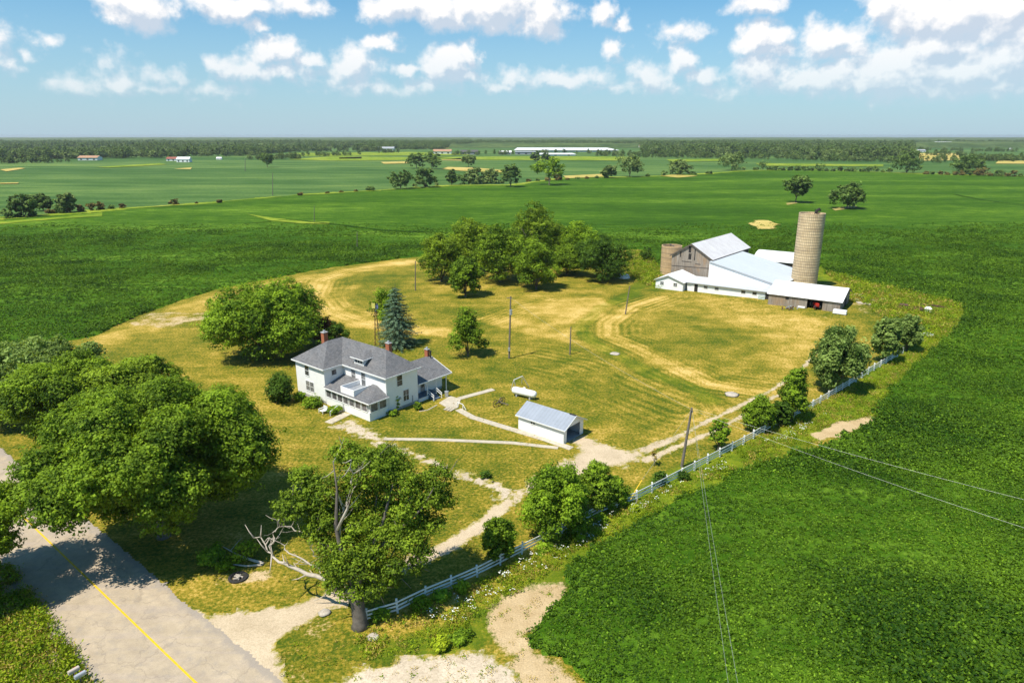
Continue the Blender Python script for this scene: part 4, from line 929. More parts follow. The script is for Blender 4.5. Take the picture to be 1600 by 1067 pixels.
# far forest
def fproto(seed, mat, shape, Rr=5.5, Ht=17):
    rg = np.random.default_rng(seed); L = lobes_for(Rr, Ht, .02, 9, rg, .5, 1., shape); V, Fc, t = crown_np(L, 520, .9, rg, .5, .6, 7)
    return npmesh('forest_tree', V, Fc, mat, None, t, link=False)
FP = [fproto(1, 'leaf_far', 'round'), fproto(2, 'leaf_far_pale', 'round', 6), fproto(3, 'leaf_far', 'egg', 5, 19), fproto(4, 'leaf_far_pale', 'egg', 5, 14), fproto(5, 'leaf_far', 'round', 6.5, 16), fproto(6, 'leaf_far', 'cone', 4.5, 18), fproto(7, 'leaf_far_pale', 'round', 7, 12)]
nearedge = [(-400, 254), (0, 251), (120, 249), (250, 248), (300, 245), (380, 245), (452, 238), (590, 237), (610, 234), (690, 234.5), (705, 229), (800, 227.5), (1000, 228), (1004, 240), (1040, 243), (1150, 242), (1240, 245), (1330, 250), (1420, 249), (1428, 226.5), (1640, 225.5), (2000, 226)]
FNP = [tuple(G(*p))[:2] for p in nearedge]
FPoly = np.array(FNP+[(6500, 3600), (-6500, 3600)])
def forest_points(poly, n, extra=None, seed=1):
    rg = np.random.default_rng(seed); x0, y0 = poly.min(0); x1, y1 = poly.max(0)
    X = rg.uniform(x0, x1, n); Y = rg.uniform(y0, y1, n); k_ = inside(poly, X, Y) & (np.abs(X) < Y*.85+300)
    d = dist(poly, X[k_], Y[k_]); X = X[k_]; Y = Y[k_]
    return X, Y, d
X, Y, d = forest_points(FPoly, 260000)
keep = rng.random(len(X)) < np.clip(1.15-d/900, .28, 1.)*np.where(fb(X, Y, .004, 33) > .30, 1, .45)
X, Y, d = X[keep], Y[keep], d[keep]
keep = ((d > 260)|(fb(X, Y, .01, 35) > .22)) & ((fb(X/3, Y, .0032, 37) < .57)|(rng.random(len(X)) < .06)|(d < 45)); X, Y, d = X[keep], Y[keep], d[keep]
sc = (.5+.75*rng.random(len(X)))*(.8+.5*fb(X, Y, .006, 36))
print('forest trees', len(X))
gn_scatter('distant_forest', np.stack([X, Y, np.zeros(len(X))], -1), FP, sc, rng.random(len(X))*6.28, 'wide green woodland filling the distance up to the horizon', 'forest')
# tree lines: scattered woodland belts between
TL = []
for (x0, y0, x1, y1, n, sp) in [(400, 250, 460, 249, 40, 16), (445, 246, 560, 243, 30, 14), (590, 240, 620, 239, 14, 10), (1003, 246, 1240, 248, 190, 28), (1240, 250, 1430, 254, 120, 26), (1440, 243, 1500, 244, 24, 14), (1500, 251, 1600, 252, 110, 26), (1430, 236, 1600, 238, 60, 22), (1450, 228, 1600, 229, 60, 40), (840, 241, 965, 241, 26, 5), (700, 243, 800, 242, 22, 8), (0, 256, 110, 254, 40, 10), (940, 244, 1005, 244, 40, 20)]:
    t = rng.random(n); g0 = G(x0, y0); g1 = G(x1, y1)
    TL.append(np.stack([g0.x+(g1.x-g0.x)*t+rng.normal(0, sp, n), g0.y+(g1.y-g0.y)*t+rng.normal(0, sp, n), np.zeros(n)], -1))
TL = np.concatenate(TL)
gn_scatter('distant_tree_belts', TL, FP, .35+.45*rng.random(len(TL)), rng.random(len(TL))*6.28, 'scattered tree belts around the far buildings and fields', 'woodland')
# canopy surface behind 3.4 km
def far_canopy():
    xs = np.linspace(-9500, 9500, 260); ys = np.linspace(2500, 11500, 130); X, Y = np.meshgrid(xs, ys)
    Z = 1+12*fb(X, Y, .01, 71, 3)+9*fb(X, Y, .0012, 72, 2); Z = np.where(Y < 2700, 1., Z)
    ny, nx = X.shape; idx = np.arange(nx*ny).reshape(ny, nx)
    q = np.stack([idx[:-1, :-1], idx[:-1, 1:], idx[1:, 1:], idx[1:, :-1]], -1).reshape(-1, 4)
    o = npmesh('horizon_forest', np.stack([X.ravel(), Y.ravel(), Z.ravel()], -1), q, 'forest_canopy')
    tag(o, 'unbroken blue green forest canopy on the horizon', 'forest', None, 'stuff')
far_canopy()

# ------------------------------------------------------------------ buildings
def window(par, o, d, n, w, h, z, pane='glass', fr=.09, bars=1, name='window', mat='white_trim', hbar=True):
    """o=(a,b) centre on wall, d=dir along wall, n=outward normal, z sill height"""
    if pane != 'screen_mesh' and h > 1.2: w *= 1.18; z -= .1; h *= 1.12
    o = Vector((*o, 0)); d = Vector((*d, 0)); n = Vector((*n, 0))
    def bx(m, u0, u1, z0, z1, n0, n1):
        v = [o+d*u+n*q+Vector((0, 0, zz)) for zz in (z0, z1) for q in (n0, n1) for u in (u0, u1)]
        m.add(v, [(0, 2, 3, 1), (4, 5, 7, 6), (0, 1, 5, 4), (2, 6, 7, 3), (0, 4, 6, 2), (1, 3, 7, 5)])
    m = MB(); bx(m, -w/2-fr, -w/2, z-fr, z+h+fr, -.02, .05); bx(m, w/2, w/2+fr, z-fr, z+h+fr, -.02, .05)
    bx(m, -w/2, w/2, z+h, z+h+fr, -.02, .05); bx(m, -w/2, w/2, z-fr, z, -.02, .08)
    if hbar: bx(m, -w/2, w/2, z+h/2-.025, z+h/2+.025, 0, .035)
    for k in range(1, bars): u = -w/2+w*k/bars; bx(m, u-.03, u+.03, z, z+h, 0, .04)
    f = m.build(name, mat, par)
    g = MB(); bx(g, -w/2, w/2, z, z+h, -.01, .015); p = g.build('pane', pane, f)
    return f
def rect_walls(m, a0, a1, b0, b1, z0, z1): m.box(a0, a1, b0, b1, z0, z1)

# ---- farmhouse
HO = Vector((-21.46, 96.52, 0)); HA = R(-39.8)
house = empty('farmhouse', HO, HA, 'white two storey farmhouse with grey shingle hip roof and glazed sun porch', 'house')
m = MB(); m.box(-19.5, -11.52, 0, 10.2, .45, 6.15); m.box(-11.5, -.6, 3.7, 10.2, .45, 6.15); m.box(-9.8, -2.3, 10.22, 17.3, .45, 3.05)
m.poly([(-9.8, 17.3, 3.05), (-2.3, 17.3, 3.05), (-2.3, 17.3, 3.5), (-5.6, 17.3, 4.9), (-9.8, 17.3, 3.2)])
m.build('wall', 'siding', house)
m = MB(); m.box(-19.46, -11.56, .04, 10.16, -.1, .449); m.box(-11.5, -.64, 3.74, 10.16, -.1, .449); m.box(-9.76, -2.34, 10.2, 17.26, -.1, .449)
m.build('foundation', 'foundation_concrete', house)
A = (-19.95, -.45, 6.12); B = (-11.05, -.45, 6.12); C = (-11.05, 3.25, 6.12); D = (-.15, 3.25, 6.12); E_ = (-.15, 10.65, 6.12); F_ = (-19.95, 10.65, 6.12)
Wp = (-15.5, 3.9, 9.15); Xp = (-15.5, 6.95, 9.15); Yp = (-4.1, 6.95, 9.15)
m = MB()
for pl in ([A, B, Wp], [B, C, Xp, Wp], [C, D, Yp, Xp], [D, E_, Yp], [E_, F_, Xp, Yp], [F_, A, Wp, Xp]): m.slab(pl, .12)
roof = m.build('roof', 'shingle', house)
m = MB()
for p, q in ((A, B), (B, C), (C, D), (D, E_), (E_, F_), (F_, A)):
    m.bar((p[0], p[1], 6.03), (q[0], q[1], 6.03), .1, .2)
m.build('fascia', 'white_trim', house)
m = MB(); m.box(-19.9, -11.1, -.4, 10.6, 5.93, 5.96); m.box(-11.1, -.2, 3.3, 10.6, 5.931, 5.961); m.build('soffit', 'white_trim', house)
# kitchen wing roof
m = MB(); m.slab([(-.45, 10.3, 3.15), (-.45, 17.9, 3.15), (-5.7, 17.9, 5.15), (-5.7, 9.8, 5.15)], .12); m.slab([(-10.3, 17.9, 3.15), (-10.3, 10.3, 3.15), (-5.7, 10.3, 5.15), (-5.7, 17.9, 5.15)], .12)
m.build('kitchen_roof', 'shingle', house)
m = MB(); m.bar((-.42, 10.3, 3.07), (-.42, 17.95, 3.07), .08, .18); m.bar((-.45, 17.93, 3.1), (-5.7, 17.93, 5.1), .08, .18); m.build('kitchen_fascia', 'white_trim', house)
# chimneys
def chim(a, b, z0, z1, w=.62, d=.62):
    m = MB(); m.box(a-w/2, a+w/2, b-d/2, b+d/2, z0, z1); c = m.build('chimney', 'red_brick', house)
    m = MB(); m.box(a-w/2-.07, a+w/2+.07, b-d/2-.07, b+d/2+.07, z1, z1+.12); m.build('chimney_cap', 'foundation_concrete', c)
    m = MB(); m.lathe([(.14, z1+.1), (.14, z1+.32), (.2, z1+.33), (.16, z1+.42), (0.01, z1+.46)], 10, a, b); m.build('flue', 'galvanised', c)
chim(-17.0, 4.4, 7.5, 10.2, .8, .8); chim(-5.0, 8.2, 8., 9.75, .85, .6); chim(-5.9, 17.4, 4.5, 6.3, .75, .5)
m = MB(); m.lathe([(.13, 4.4), (.13, 6.0), (.2, 6.02), (.2, 6.2), (.01, 6.25)], 10, -5.1, 17.5); m.build('stove_pipe', 'dark_interior', house)
# dormer
m = MB(); m.box(-8.6, -6.2, 3.9, 5.9, 6.4, 7.78); dorm = m.build('dormer', 'siding', house)
m = MB(); a0, a1, b0, zz = -9.1, -5.7, 3.5, 7.82; ap = (-7.4, 5.2, 8.6); bk = (-7.4, 6.4, 8.75)
m.slab([(a0, b0, zz), (a1, b0, zz), ap], .1); m.slab([(a1, b0, zz), (a1, 5.5, zz+.1), bk, ap], .1); m.slab([(a0, 5.5, zz+.1), (a0, b0, zz), ap, bk], .1); m.build('dormer_roof', 'shingle', dorm)
m = MB(); m.bar((a0, b0, zz-.06), (a1, b0, zz-.06), .08, .14); m.bar((a1, b0, zz-.06), (a1, 5.4, zz+.03), .08, .14); m.build('dormer_fascia', 'white_trim', dorm)
window(dorm, (-7.4, 3.9), (1, 0), (0, -1), 1.9, .62, 6.92, 'glass', .07, 3, hbar=False)
# windows
f_, r_ = ((1, 0), (0, -1)), ((0, 1), (1, 0))
window(house, (-16.3, 0), *f_, .9, 1.5, 4.0, 'glass'); window(house, (-16.35, 0), *f_, .85, 1.5, 1.35, 'curtained_glass'); window(house, (-15.2, 0), *f_, .85, 1.5, 1.35, 'curtained_glass')
window(house, (-11.52, 1.9), *r_, .9, .85, 4.6, 'screen_mesh', hbar=False)
window(house, (-8.75, 3.7), *f_, .85, 1.5, 4.0, 'curtained_glass'); window(house, (-6.2, 3.7), *f_, .85, 2.0, 3.45, 'curtained_glass', name='balcony_door')
window(house, (-.6, 6.4), *r_, .9, 1.55, 4.1, 'glass'); window(house, (-.6, 7.6), *r_, .95, 1.6, 1.25, 'glass', bars=2)
m = MB(); m.box(-.6, -.42, 6.15, 6.45, 1.75, 2.1); m.build('meter_box', 'grey_metal', house, bevel=.02)
m = MB(); m.box(-.6, -.5, 8.9, 9.0, .5, 1.6); m.build('conduit', 'grey_metal', house)
window(house, (-2.3, 11.2), *r_, .8, 1.0, 1.6, 'glass', bars=1); 
m = MB(); m.box(-2.3, -2.24, 12.3, 13.25, .72, 2.75); dr = m.build('kitchen_door', 'grey_metal', house)
m = MB(); m.box(-2.24, -2.22, 12.42, 13.13, 1.5, 2.6); m.build('pane', 'glass', dr)
# sun porch
m = MB(); m.box(-11.48, -.4, 0, 3.68, 0, 1.36); m.box(-11.48, -.4, 0, 3.68, 2.78, 3.02)
m.box(-11.48, -.55, .15, 3.66, 1.36, 2.78)
sp_ = m.build('sun_porch', 'siding', house)
m = MB(); e = 3.02; T0 = 4.25
zf = lambda b: e+(b+.35)*(T0-e)/4.05
m.slab([(-11.6, -.35, e), (-7.35, -.35, e), (-7.35, 3.7, T0), (-11.6, 3.7, T0)], .1)
m.slab([(-4.0, -.35, e), (-.05, -.35, e), (-2.9, 3.7, T0), (-4.0, 3.7, T0)], .1)
m.slab([(-7.35, -.35, e), (-4.0, -.35, e), (-4.0, .0, zf(.0)), (-7.35, .0, zf(.0))], .1)
m.slab([(-.05, -.35, e), (-.05, 3.7, e), (-2.9, 3.7, T0)], .1); m.build('porch_roof', 'shingle', house)
m = MB(); m.bar((-11.6, -.38, 2.96), (-.02, -.38, 2.96), .07, .16); m.bar((-.02, -.38, 2.96), (-.02, 3.7, 2.96), .07, .16); m.build('porch_fascia', 'white_trim', house)
m = MB(); m.box(-7.35, -4.0, .0, .12, 3.12, 4.15); m.box(-7.35, -7.23, .12, 3.7, 3.2, 4.15+.02); m.box(-4.12, -4.0, .12, 3.7, 3.2, 4.15+.02); bal = m.build('balcony', 'siding', house)
m = MB(); m.box(-7.22, -4.13, .13, 3.69, 3.1, 3.42); m.build('balcony_floor', 'grey_metal', bal)
for c in (-10.6, -9.1, -7.65, -6.2, -4.65, -3.1, -1.55): window(sp_, (c, 0.0), *f_, 1.18, 1.22, 1.46, 'screen_mesh', .1, hbar=False)
for b in (.95, 2.65): window(sp_, (-.4, b), *r_, 1.3, 1.22, 1.46, 'screen_mesh', .1, hbar=False)
# front stoop with rail
m = MB(); m.box(-8.3, -6.9, -.9, -.01, 0, .5); m.box(-8.3, -6.9, -1.25, -.9, 0, .25); st = m.build('front_steps', 'concrete', house)
m = MB()
for b in (-1.25, -.1): m.box(-6.9, -6.82, b-.04, b+.04, 0, 1.35)
m.bar((-6.86, -1.25, 1.3), (-6.86, -.1, 1.3), .08, .08); m.bar((-6.86, -2.6, .75), (-6.86, -1.2, 1.3), .08, .08); m.box(-6.9, -6.82, -2.64, -2.56, 0, .8); m.build('handrail', 'white_trim', st)
# kitchen porch
m = MB(); m.box(-2.29, -.45, 10.22, 14.3, 0, .62); kp = m.build('kitchen_porch', 'siding', house)
m = MB(); m.box(-2.28, -.42, 10.22, 14.33, .621, .69); m.build('porch_deck', 'porch_floor', kp)
for b in (12.15, 14.2, 16.6):
    m = MB(); m.box(-.6, -.48, b-.06, b+.06, .69 if b < 14.25 else 0, 3.05); m.build('porch_post', 'white_trim', kp)
m = MB()
for k in range(3): m.box(-.4+k*.42, .02+k*.42, 12.3, 13.9, 0, .55-k*.18)
ks = m.build('porch_steps', 'porch_floor', kp)
for b in (12.2, 14.0):
    m = MB(); m.bar((-.5, b, 1.6), (1.0, b, .95), .07, .09); m.bar((-.5, b, 1.2), (1.0, b, .55), .07, .09); m.box(.93, 1.03, b-.05, b+.05, 0, 1.0); m.build('handrail', 'white_trim', ks)
# downspout
m = MB(); m.tube([(-.5, 3.55, 5.9), (-.5, 3.55, .5), (-.1, 3.5, .15)], .05, 6); m.tube([(-.3, 3.8, 2.9), (-.3, 3.8, .3), (.2, 3.8, .15)], .05, 6); m.build('downspout', 'white_trim', house)
m = MB(); m.lathe([(.0, .0), (.3, .0), (.34, .9), (.36, .92), (.36, 1.0), (.0, 1.08)], 14); o = m.build('rubbish_bin', 'galvanised'); g = G(698, 620); o.location = g; tag(o, 'pale grey bin beside the kitchen porch steps', 'bin')
# garden bench / chair
g = G(505, 645); ch = empty('garden_chair', g, HA, 'white slatted garden chair on the lawn before the bushes', 'chair')
m = MB(); 
for k in range(5): m.box(-.5, .5, -.42+k*.19, -.27+k*.19, .4, .44)
m.build('seat', 'white_trim', ch)
m = MB()
for k in range(6): m.box(-.48+k*.17, -.36+k*.17, .5, .54, .44, 1.1)
m.box(-.5, .5, .545, .58, .95, 1.05); m.build('backrest', 'white_trim', ch)
for sx in (-1, 1):
    for y in (-.4, .48): m = MB(); m.box(sx*.52-.04, sx*.52+.04, y-.04, y+.04, 0, .66); m.build('leg', 'white_trim', ch)
    m = MB(); m.box(sx*.52-.07, sx*.52+.07, -.45, .54, .66, .7); m.build('armrest', 'white_trim', ch)
# patio rail & table-like white frame
g = G(721, 639); rl = empty('stair_rail', g, HA, 'white wooden rail standing beside the garden steps', 'railing')
m = MB(); m.box(-.9, -.82, -.04, .04, 0, .95); m.box(.3, .38, -.04, .04, -.1, .9); m.bar((-.9, 0, .95), (.34, 0, .9), .08, .08); m.bar((.34, 0, .9), (1.0, 0, .1), .07, .07); m.build('rail', 'white_trim', rl)
m = MB()
for k in range(3): m.box(-.9+k*.5, -.5+k*.5, -1.35, -.2, .07, .2-k*.03)
o = m.build('garden_steps', 'concrete'); o.location = G(708, 638); o.rotation_euler = (0, 0, R(-30)); tag(o, 'three low stone garden steps leading from the patio to the walk', 'steps')

# ---- garage
g = G(810, 670); GA = R(-40.1); gar_ = empty('garage', g, GA, 'small white garage with grey metal gable roof and open door', 'garage')
L_, W_ = 8.3, 4.9
m = MB(); m.box(0, L_, 0, .12, 0, 2.35); m.box(0, L_, W_-.12, W_, 0, 2.35); m.box(0, .12, .12, W_-.12, 0, 2.35)
m.box(L_-.12, L_, .12, .75, 0, 2.35); m.box(L_-.12, L_, W_-.8, W_-.12, 0, 2.35); m.box(L_-.12, L_, .75, W_-.8, 2.2, 2.35)
m.slab([(0.0, 0, 2.35), (0.12, 0, 2.35), (.12, W_/2, 3.6), (0, W_/2, 3.6)], .02)
for x in (0.01, L_-.01): m.poly([(x, 0, 2.35), (x, W_, 2.35), (x, W_/2, 3.62)])
m.build('wall', 'siding', gar_)
m = MB(); m.slab([(-.35, -.3, 2.28), (L_+.45, -.3, 2.28), (L_+.45, W_/2, 3.72), (-.35, W_/2, 3.72)], .07); m.slab([(-.35, W_/2, 3.72), (L_+.45, W_/2, 3.72), (L_+.45, W_+.3, 2.28), (-.35, W_+.3, 2.28)], .07); m.build('roof', 'garage_roof', gar_)
m = MB(); m.bar((-.35, -.33, 2.2), (L_+.45, -.33, 2.2), .06, .14)
for yy in (-.3, W_+.3): m.bar((L_+.46, yy, 2.22), (L_+.46, W_/2, 3.66), .05, .14)
m.build('fascia', 'white_trim', gar_)
m = MB(); m.bar((L_-.7, W_/2, 3.74), (L_+.4, W_/2, 3.74), .3, .06); m.build('ridge_cap', 'dark_interior', gar_)
m = MB(); m.box(.1, L_, .1, W_-.1, .0, .03); m.build('floor', 'foundation_concrete', gar_)
window(gar_, (2.75, 0), (1, 0), (0, -1), .8, .6, 1.55, 'glass', .06, 2); 
m = MB(); m.box(.1, 1.0, W_/2+1.2, W_-.15, .03, 1.6); m.box(2.0, 3.2, W_-.7, W_-.15, .03, 1.1); m.build('workbench', 'bark_brown', gar_)
# car in the garage
def car():
    q = gar_.matrix_world if False else None
    c = empty('parked_car', g+Vector((math.cos(GA)*4.9-math.sin(GA)*-2.0*-1, math.sin(GA)*4.9+math.cos(GA)*2.2, .03)), GA, 'dark blue car parked inside the open garage', 'car')
    c.location = Vector((g.x+math.cos(GA)*4.6-math.sin(GA)*2.2, g.y+math.sin(GA)*4.6+math.cos(GA)*2.2, .03))
    prof = [(-2.1, .3), (-2.15, .75), (-1.7, .9), (-1.2, 1.38), (.5, 1.42), (1.1, .95), (1.95, .82), (2.15, .6), (2.12, .3)]
    m = MB(); n = len(prof)
    v = [(x, s*(.85 if z < 1 else .68), z) for s in (-1, 1) for x, z in prof]
    m.add(v, [tuple(range(n-1, -1, -1)), tuple(range(n, 2*n))]+[(i, (i+1) % n, (i+1) % n+n, i+n) for i in range(n)])
    m.build('body', 'car_paint', c, bevel=.06)
    m = MB(); m.add([(.62, -.6, 1.36), (1.12, -.72, .99), (1.12, .72, .99), (.62, .6, 1.36)], [(0, 1, 2, 3)]); o = m.build('windscreen', 'glass', c); o.location = (.04, 0, .03)
    for y in (-.62, .62): m = MB(); m.box(2.1, 2.17, y-.16, y+.16, .55, .7); m.build('headlight', 'galvanised', c, bevel=.02)
    m = MB(); m.box(2.12, 2.19, -.26, .26, .38, .52); m.build('number_plate', 'white_trim', c)
    for x in (-1.35, 1.35):
        for y in (-.85, .85):
            m = MB(); m.tube([(x, y-.1, .32), (x, y+.1, .32)], .32, 16); w = m.build('wheel', 'tyre', c)
car()

# ---- barn complex, frame rotated -35 degrees
BO = Vector((49.94, 187.82, 0)); BA = R(-35); bca, bsa = math.cos(BA), math.sin(BA)
def BW(a, b, z=0): return Vector((BO.x+a*bca-b*bsa, BO.y+a*bsa+b*bca, z))
BA2 = BA-R(4); _c2, _s2 = math.cos(BA2), math.sin(BA2); B2 = BW(1.8, 11)-Vector((1.8*_c2-11*_s2, 1.8*_s2+11*_c2, 0))
def gable(par, a0, a1, b0, b1, z0, ze, zr, ar, wall, name='wall', axis='b'):
    """axis b: ridge runs along b at a=ar"""
    m = MB()
    if axis == 'b':
        prof = [(a0, z0), (a1, z0), (a1, ze), (ar, zr), (a0, ze)]
        v = [(a, b, z) for b in (b0, b1) for a, z in prof]
    else:
        prof = [(b0, z0), (b1, z0), (b1, ze), (ar, zr), (b0, ze)]
        v = [(a, b, z) for a in (a0, a1) for b, z in prof]
    m.add(v, [(4, 3, 2, 1, 0), (5, 6, 7, 8, 9)]+[(i, (i+1) % 5, (i+1) % 5+5, i+5) for i in (0, 1, 4)])
    return m.build(name, wall, par)
bl = empty('barn', B2, BA2, 'large weathered grey timber barn with a white metal roof', 'barn')
gable(bl, -10.7, 1.8, 11, 40, 0, 7.75, 11.45, -4.6, 'weathered_boards')
m = MB(); m.slab([(-11.2, 10.6, 7.62), (-4.6, 10.6, 11.72), (-4.6, 40.4, 11.72), (-11.2, 40.4, 7.62)][::-1], .12); m.slab([(-4.6, 10.6, 11.72), (2.3, 10.6, 7.62), (2.3, 40.4, 7.62), (-4.6, 40.4, 11.72)][::-1], .12); m.build('roof', 'barn_roof', bl)
m = MB(); m.bar((-11.2, 10.55, 7.5), (-4.6, 10.55, 11.58), .12, .28); m.bar((2.3, 10.55, 7.5), (-4.6, 10.55, 11.58), .12, .28); m.bar((2.32, 10.5, 7.48), (2.32, 40.4, 7.48), .1, .22); m.build('bargeboard', 'bark_brown', bl)
for (a0, a1, z0, z1) in [(-5.4, -4.5, 7.0, 8.7), (-5.5, -4.7, 9.0, 10.9), (-8.1, -7.8, 7.4, 9.0), (-3.6, -3.3, 6.9, 10.1), (-7.4, -4.3, 6.15, 6.3), (-3.1, -1.4, 5.8, 5.95)]:
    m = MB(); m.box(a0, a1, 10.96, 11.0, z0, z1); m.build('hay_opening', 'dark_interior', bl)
m = MB(); m.bar((-10.6, 10.95, 4.6), (1.75, 10.95, 5.1), .06, .14); m.build('girt', 'bark_brown', bl)
m = MB(); m.box(1.8, 1.9, 33.5, 39.5, 4.3, 7.3); m.build('side_opening', 'dark_interior', bl)

lt = empty('lean_to_shed', B2, BA2, 'wide white shed with pale blue metal roof sloping down from the barn side', 'shed')
m = MB(); v = [(a, b, z) for b in (9.5, 33) for a, z in ((1.85, 0), (22.2, 0), (22.2, 2.95), (1.85, 7.3))]
m.add(v, [(3, 2, 1, 0), (4, 5, 6, 7), (1, 2, 6, 5), (0, 4, 7, 3)]); m.build('wall', 'white_paint', lt)
m = MB(); m.slab([(1.9, 9.2, 7.42), (22.5, 9.2, 3.02), (22.5, 33.4, 3.02), (1.9, 33.4, 7.42)], .1); m.build('roof', 'leanto_roof', lt)
m = MB(); m.bar((1.9, 9.18, 7.3), (22.5, 9.18, 2.9), .06, .2); m.build('bargeboard', 'roof_grey', lt)

lw = empty('stable_wing', BW(0, 0), BA, 'long low white block stable with a row of small windows', 'stable')
m = MB(); v = [(a, b, z) for a in (-1.2, 22.0) for b, z in ((.8, 0), (8.98, 0), (8.98, 2.7), (.8, 2.45))]
m.add(v, [(0, 1, 2, 3), (7, 6, 5, 4), (0, 3, 7, 4), (1, 5, 6, 2)]); m.build('wall', 'white_paint', lw)
m = MB(); m.slab([(-1.9, .3, 2.55), (22.3, .3, 2.55), (22.3, 8.98, 2.82), (-1.9, 8.98, 2.82)], .1); m.build('roof', 'wing_roof', lw)
m = MB(); m.bar((-1.9, .28, 2.46), (22.3, .28, 2.46), .06, .14); m.build('fascia', 'roof_grey', lw)
for a in (4.2, 7.3, 14.6, 17.6): window(lw, (a, .8), (1, 0), (0, -1), 1.1, .75, 1.25, 'glass' if a > 10 else 'curtained_glass', .08, hbar=False)
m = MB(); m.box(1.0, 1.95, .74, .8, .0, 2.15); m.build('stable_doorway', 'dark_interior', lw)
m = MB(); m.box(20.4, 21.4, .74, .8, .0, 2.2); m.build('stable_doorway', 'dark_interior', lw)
m = MB(); m.box(.1, .98, .70, .76, 0, 2.15); m.build('stable_door', 'white_trim', lw)
o = MB().box(-.9, .9, -.06, .06, 0, 1.3).bar((-.85, -.09, .1), (.85, -.09, 1.2), .1, .05).build('leaning_gate', 'grey_green_paint'); o.location = BW(19.6, 0.1, .1); o.rotation_euler = (R(-25), 0, BA); tag(o, 'grey green wooden gate leaning by the stable corner doorway', 'gate')

sg = empty('milk_house', BW(0, 0), BA, 'small white gabled building at the left end of the stable', 'building')
gable(sg, -9.9, -1.75, -.9, 9.2, 0, 2.5, 3.95, -6.2, 'white_paint')
m = MB(); m.slab([(-10.4, -1.3, 2.45), (-6.2, -1.3, 4.15), (-6.2, 9.6, 4.15), (-10.4, 9.6, 2.45)][::-1], .1); m.slab([(-6.2, -1.3, 4.15), (-1.3, -1.3, 2.45), (-1.3, 9.6, 2.45), (-6.2, 9.6, 4.15)][::-1], .1); m.build('roof', 'bright_roof', sg)
m = MB(); m.bar((-10.4, -1.32, 2.38), (-6.2, -1.32, 4.06), .06, .14); m.bar((-1.3, -1.32, 2.38), (-6.2, -1.32, 4.06), .06, .14); m.build('fascia', 'roof_grey', sg)
for a in (-8.0, -4.0): window(sg, (a, -.9), (1, 0), (0, -1), 1.0, .9, 1.2, 'glass', .08, 2)

ms = empty('machine_shed', BW(0, 0, .6), BA, 'open fronted grey board shed with bright white roof, red tractor inside', 'shed')
m = MB(); m.box(22.6, 32.0, -4.6, -4.5, -.6, 2.75); m.box(35.6, 39.6, -4.6, -4.5, -.6, 2.75); m.box(32.0, 35.6, -4.6, -4.5, 2.35, 2.75)
m.add([(39.55, -4.5, -.6), (39.55, 7.4, -.6), (39.55, 7.4, 3.1), (39.55, 2.2, 4.85), (39.55, -4.5, 2.75)], [(0, 1, 2, 3, 4)]); m.add([(22.65, -4.5, -.6), (22.65, 7.4, -.6), (22.65, 7.4, 3.1), (22.65, 2.2, 4.85), (22.65, -4.5, 2.75)], [(4, 3, 2, 1, 0)])
m.box(22.6, 39.6, 7.4, 7.5, -.6, 3.1); m.build('wall', 'weathered_boards', ms)
m = MB(); m.slab([(22.2, -5.0, 2.72), (40.1, -5.0, 2.72), (40.1, 2.2, 5.05), (22.2, 2.2, 5.05)], .08); m.slab([(22.2, 2.2, 5.05), (40.1, 2.2, 5.05), (40.1, 7.9, 3.1), (22.2, 7.9, 3.1)], .08); m.build('roof', 'bright_roof', ms)
m = MB(); m.bar((40.12, -5.0, 2.66), (40.12, 2.2, 4.98), .05, .12); m.bar((40.12, 2.2, 4.98), (40.12, 7.9, 3.02), .05, .12); m.build('bargeboard', 'bark_brown', ms)
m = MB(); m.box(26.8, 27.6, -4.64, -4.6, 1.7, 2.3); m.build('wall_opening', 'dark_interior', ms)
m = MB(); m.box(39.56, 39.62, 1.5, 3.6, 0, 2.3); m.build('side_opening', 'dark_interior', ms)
# tractor
t0 = BW(33.7, -3.4, .95); tr_ = empty('tractor', t0, BA+R(-60), 'red farm tractor parked in the open front of the board shed', 'tractor')
m = MB(); m.box(-.2, 1.9, -.35, .35, .6, 1.4); m.box(-1.1, -.2, -.5, .5, .7, 1.3); m.build('body', 'tractor_red', tr_, bevel=.08)
m = MB(); m.box(-1.0, -.4, -.3, .3, 1.3, 1.4); m.box(-1.1, -1.0, -.3, .3, 1.4, 1.8); m.build('seat', 'dark_interior', tr_)
m = MB(); m.tube([(1.2, 0, 1.4), (1.2, 0, 2.0)], .05, 8); m.build('exhaust', 'dark_interior', tr_)
for x, y, r0 in ((-.7, -.8, .75), (-.7, .8, .75), (1.5, -.55, .42), (1.5, .55, .42)):
    m = MB(); m.tube([(x, y-.18, r0), (x, y+.18, r0)], r0, 18); w = m.build('wheel', 'tyre', tr_); m = MB(); m.tube([(x, y-.2, r0), (x, y+.2, r0)], r0*.5, 12); m.build('rim', 'tractor_red' if r0 < .5 else 'galvanised', w)

# silos
def silo(px, py, ytop, rad, mat, label, bands, jag=0.):
    g = G(px, py); hh = Hh(px, py, ytop); s = empty('silo', g, 0, label, 'silo'); m = MB(); n = 40
    m.lathe([(rad, -.3), (rad, hh)], n); m.lathe([(rad, hh), (rad-.25, hh), (rad-.25, hh-3)], n); m.lathe([(rad-.25, hh-3), (.01, hh-3.2)], n); m.build('wall', mat, s, smooth=False)
    m = MB(); z = .8
    while z < hh-.3: m.lathe([(rad+.005, z-.03), (rad+.045, z), (rad+.005, z+.03)], n); z += bands
    m.build('hoops', 'bark_brown', s); return s, g, hh
s1, g1, h1 = silo(1254.5, 452, 333, 3.45, 'stave_silo', 'tall cream concrete stave silo right of the barns', .76)
m = MB(); m.tube([(-.6, -2.9, h1-3), (-.6, -2.9, h1+1.4)], .07, 6); m.build('pipe', 'dark_interior', s1)
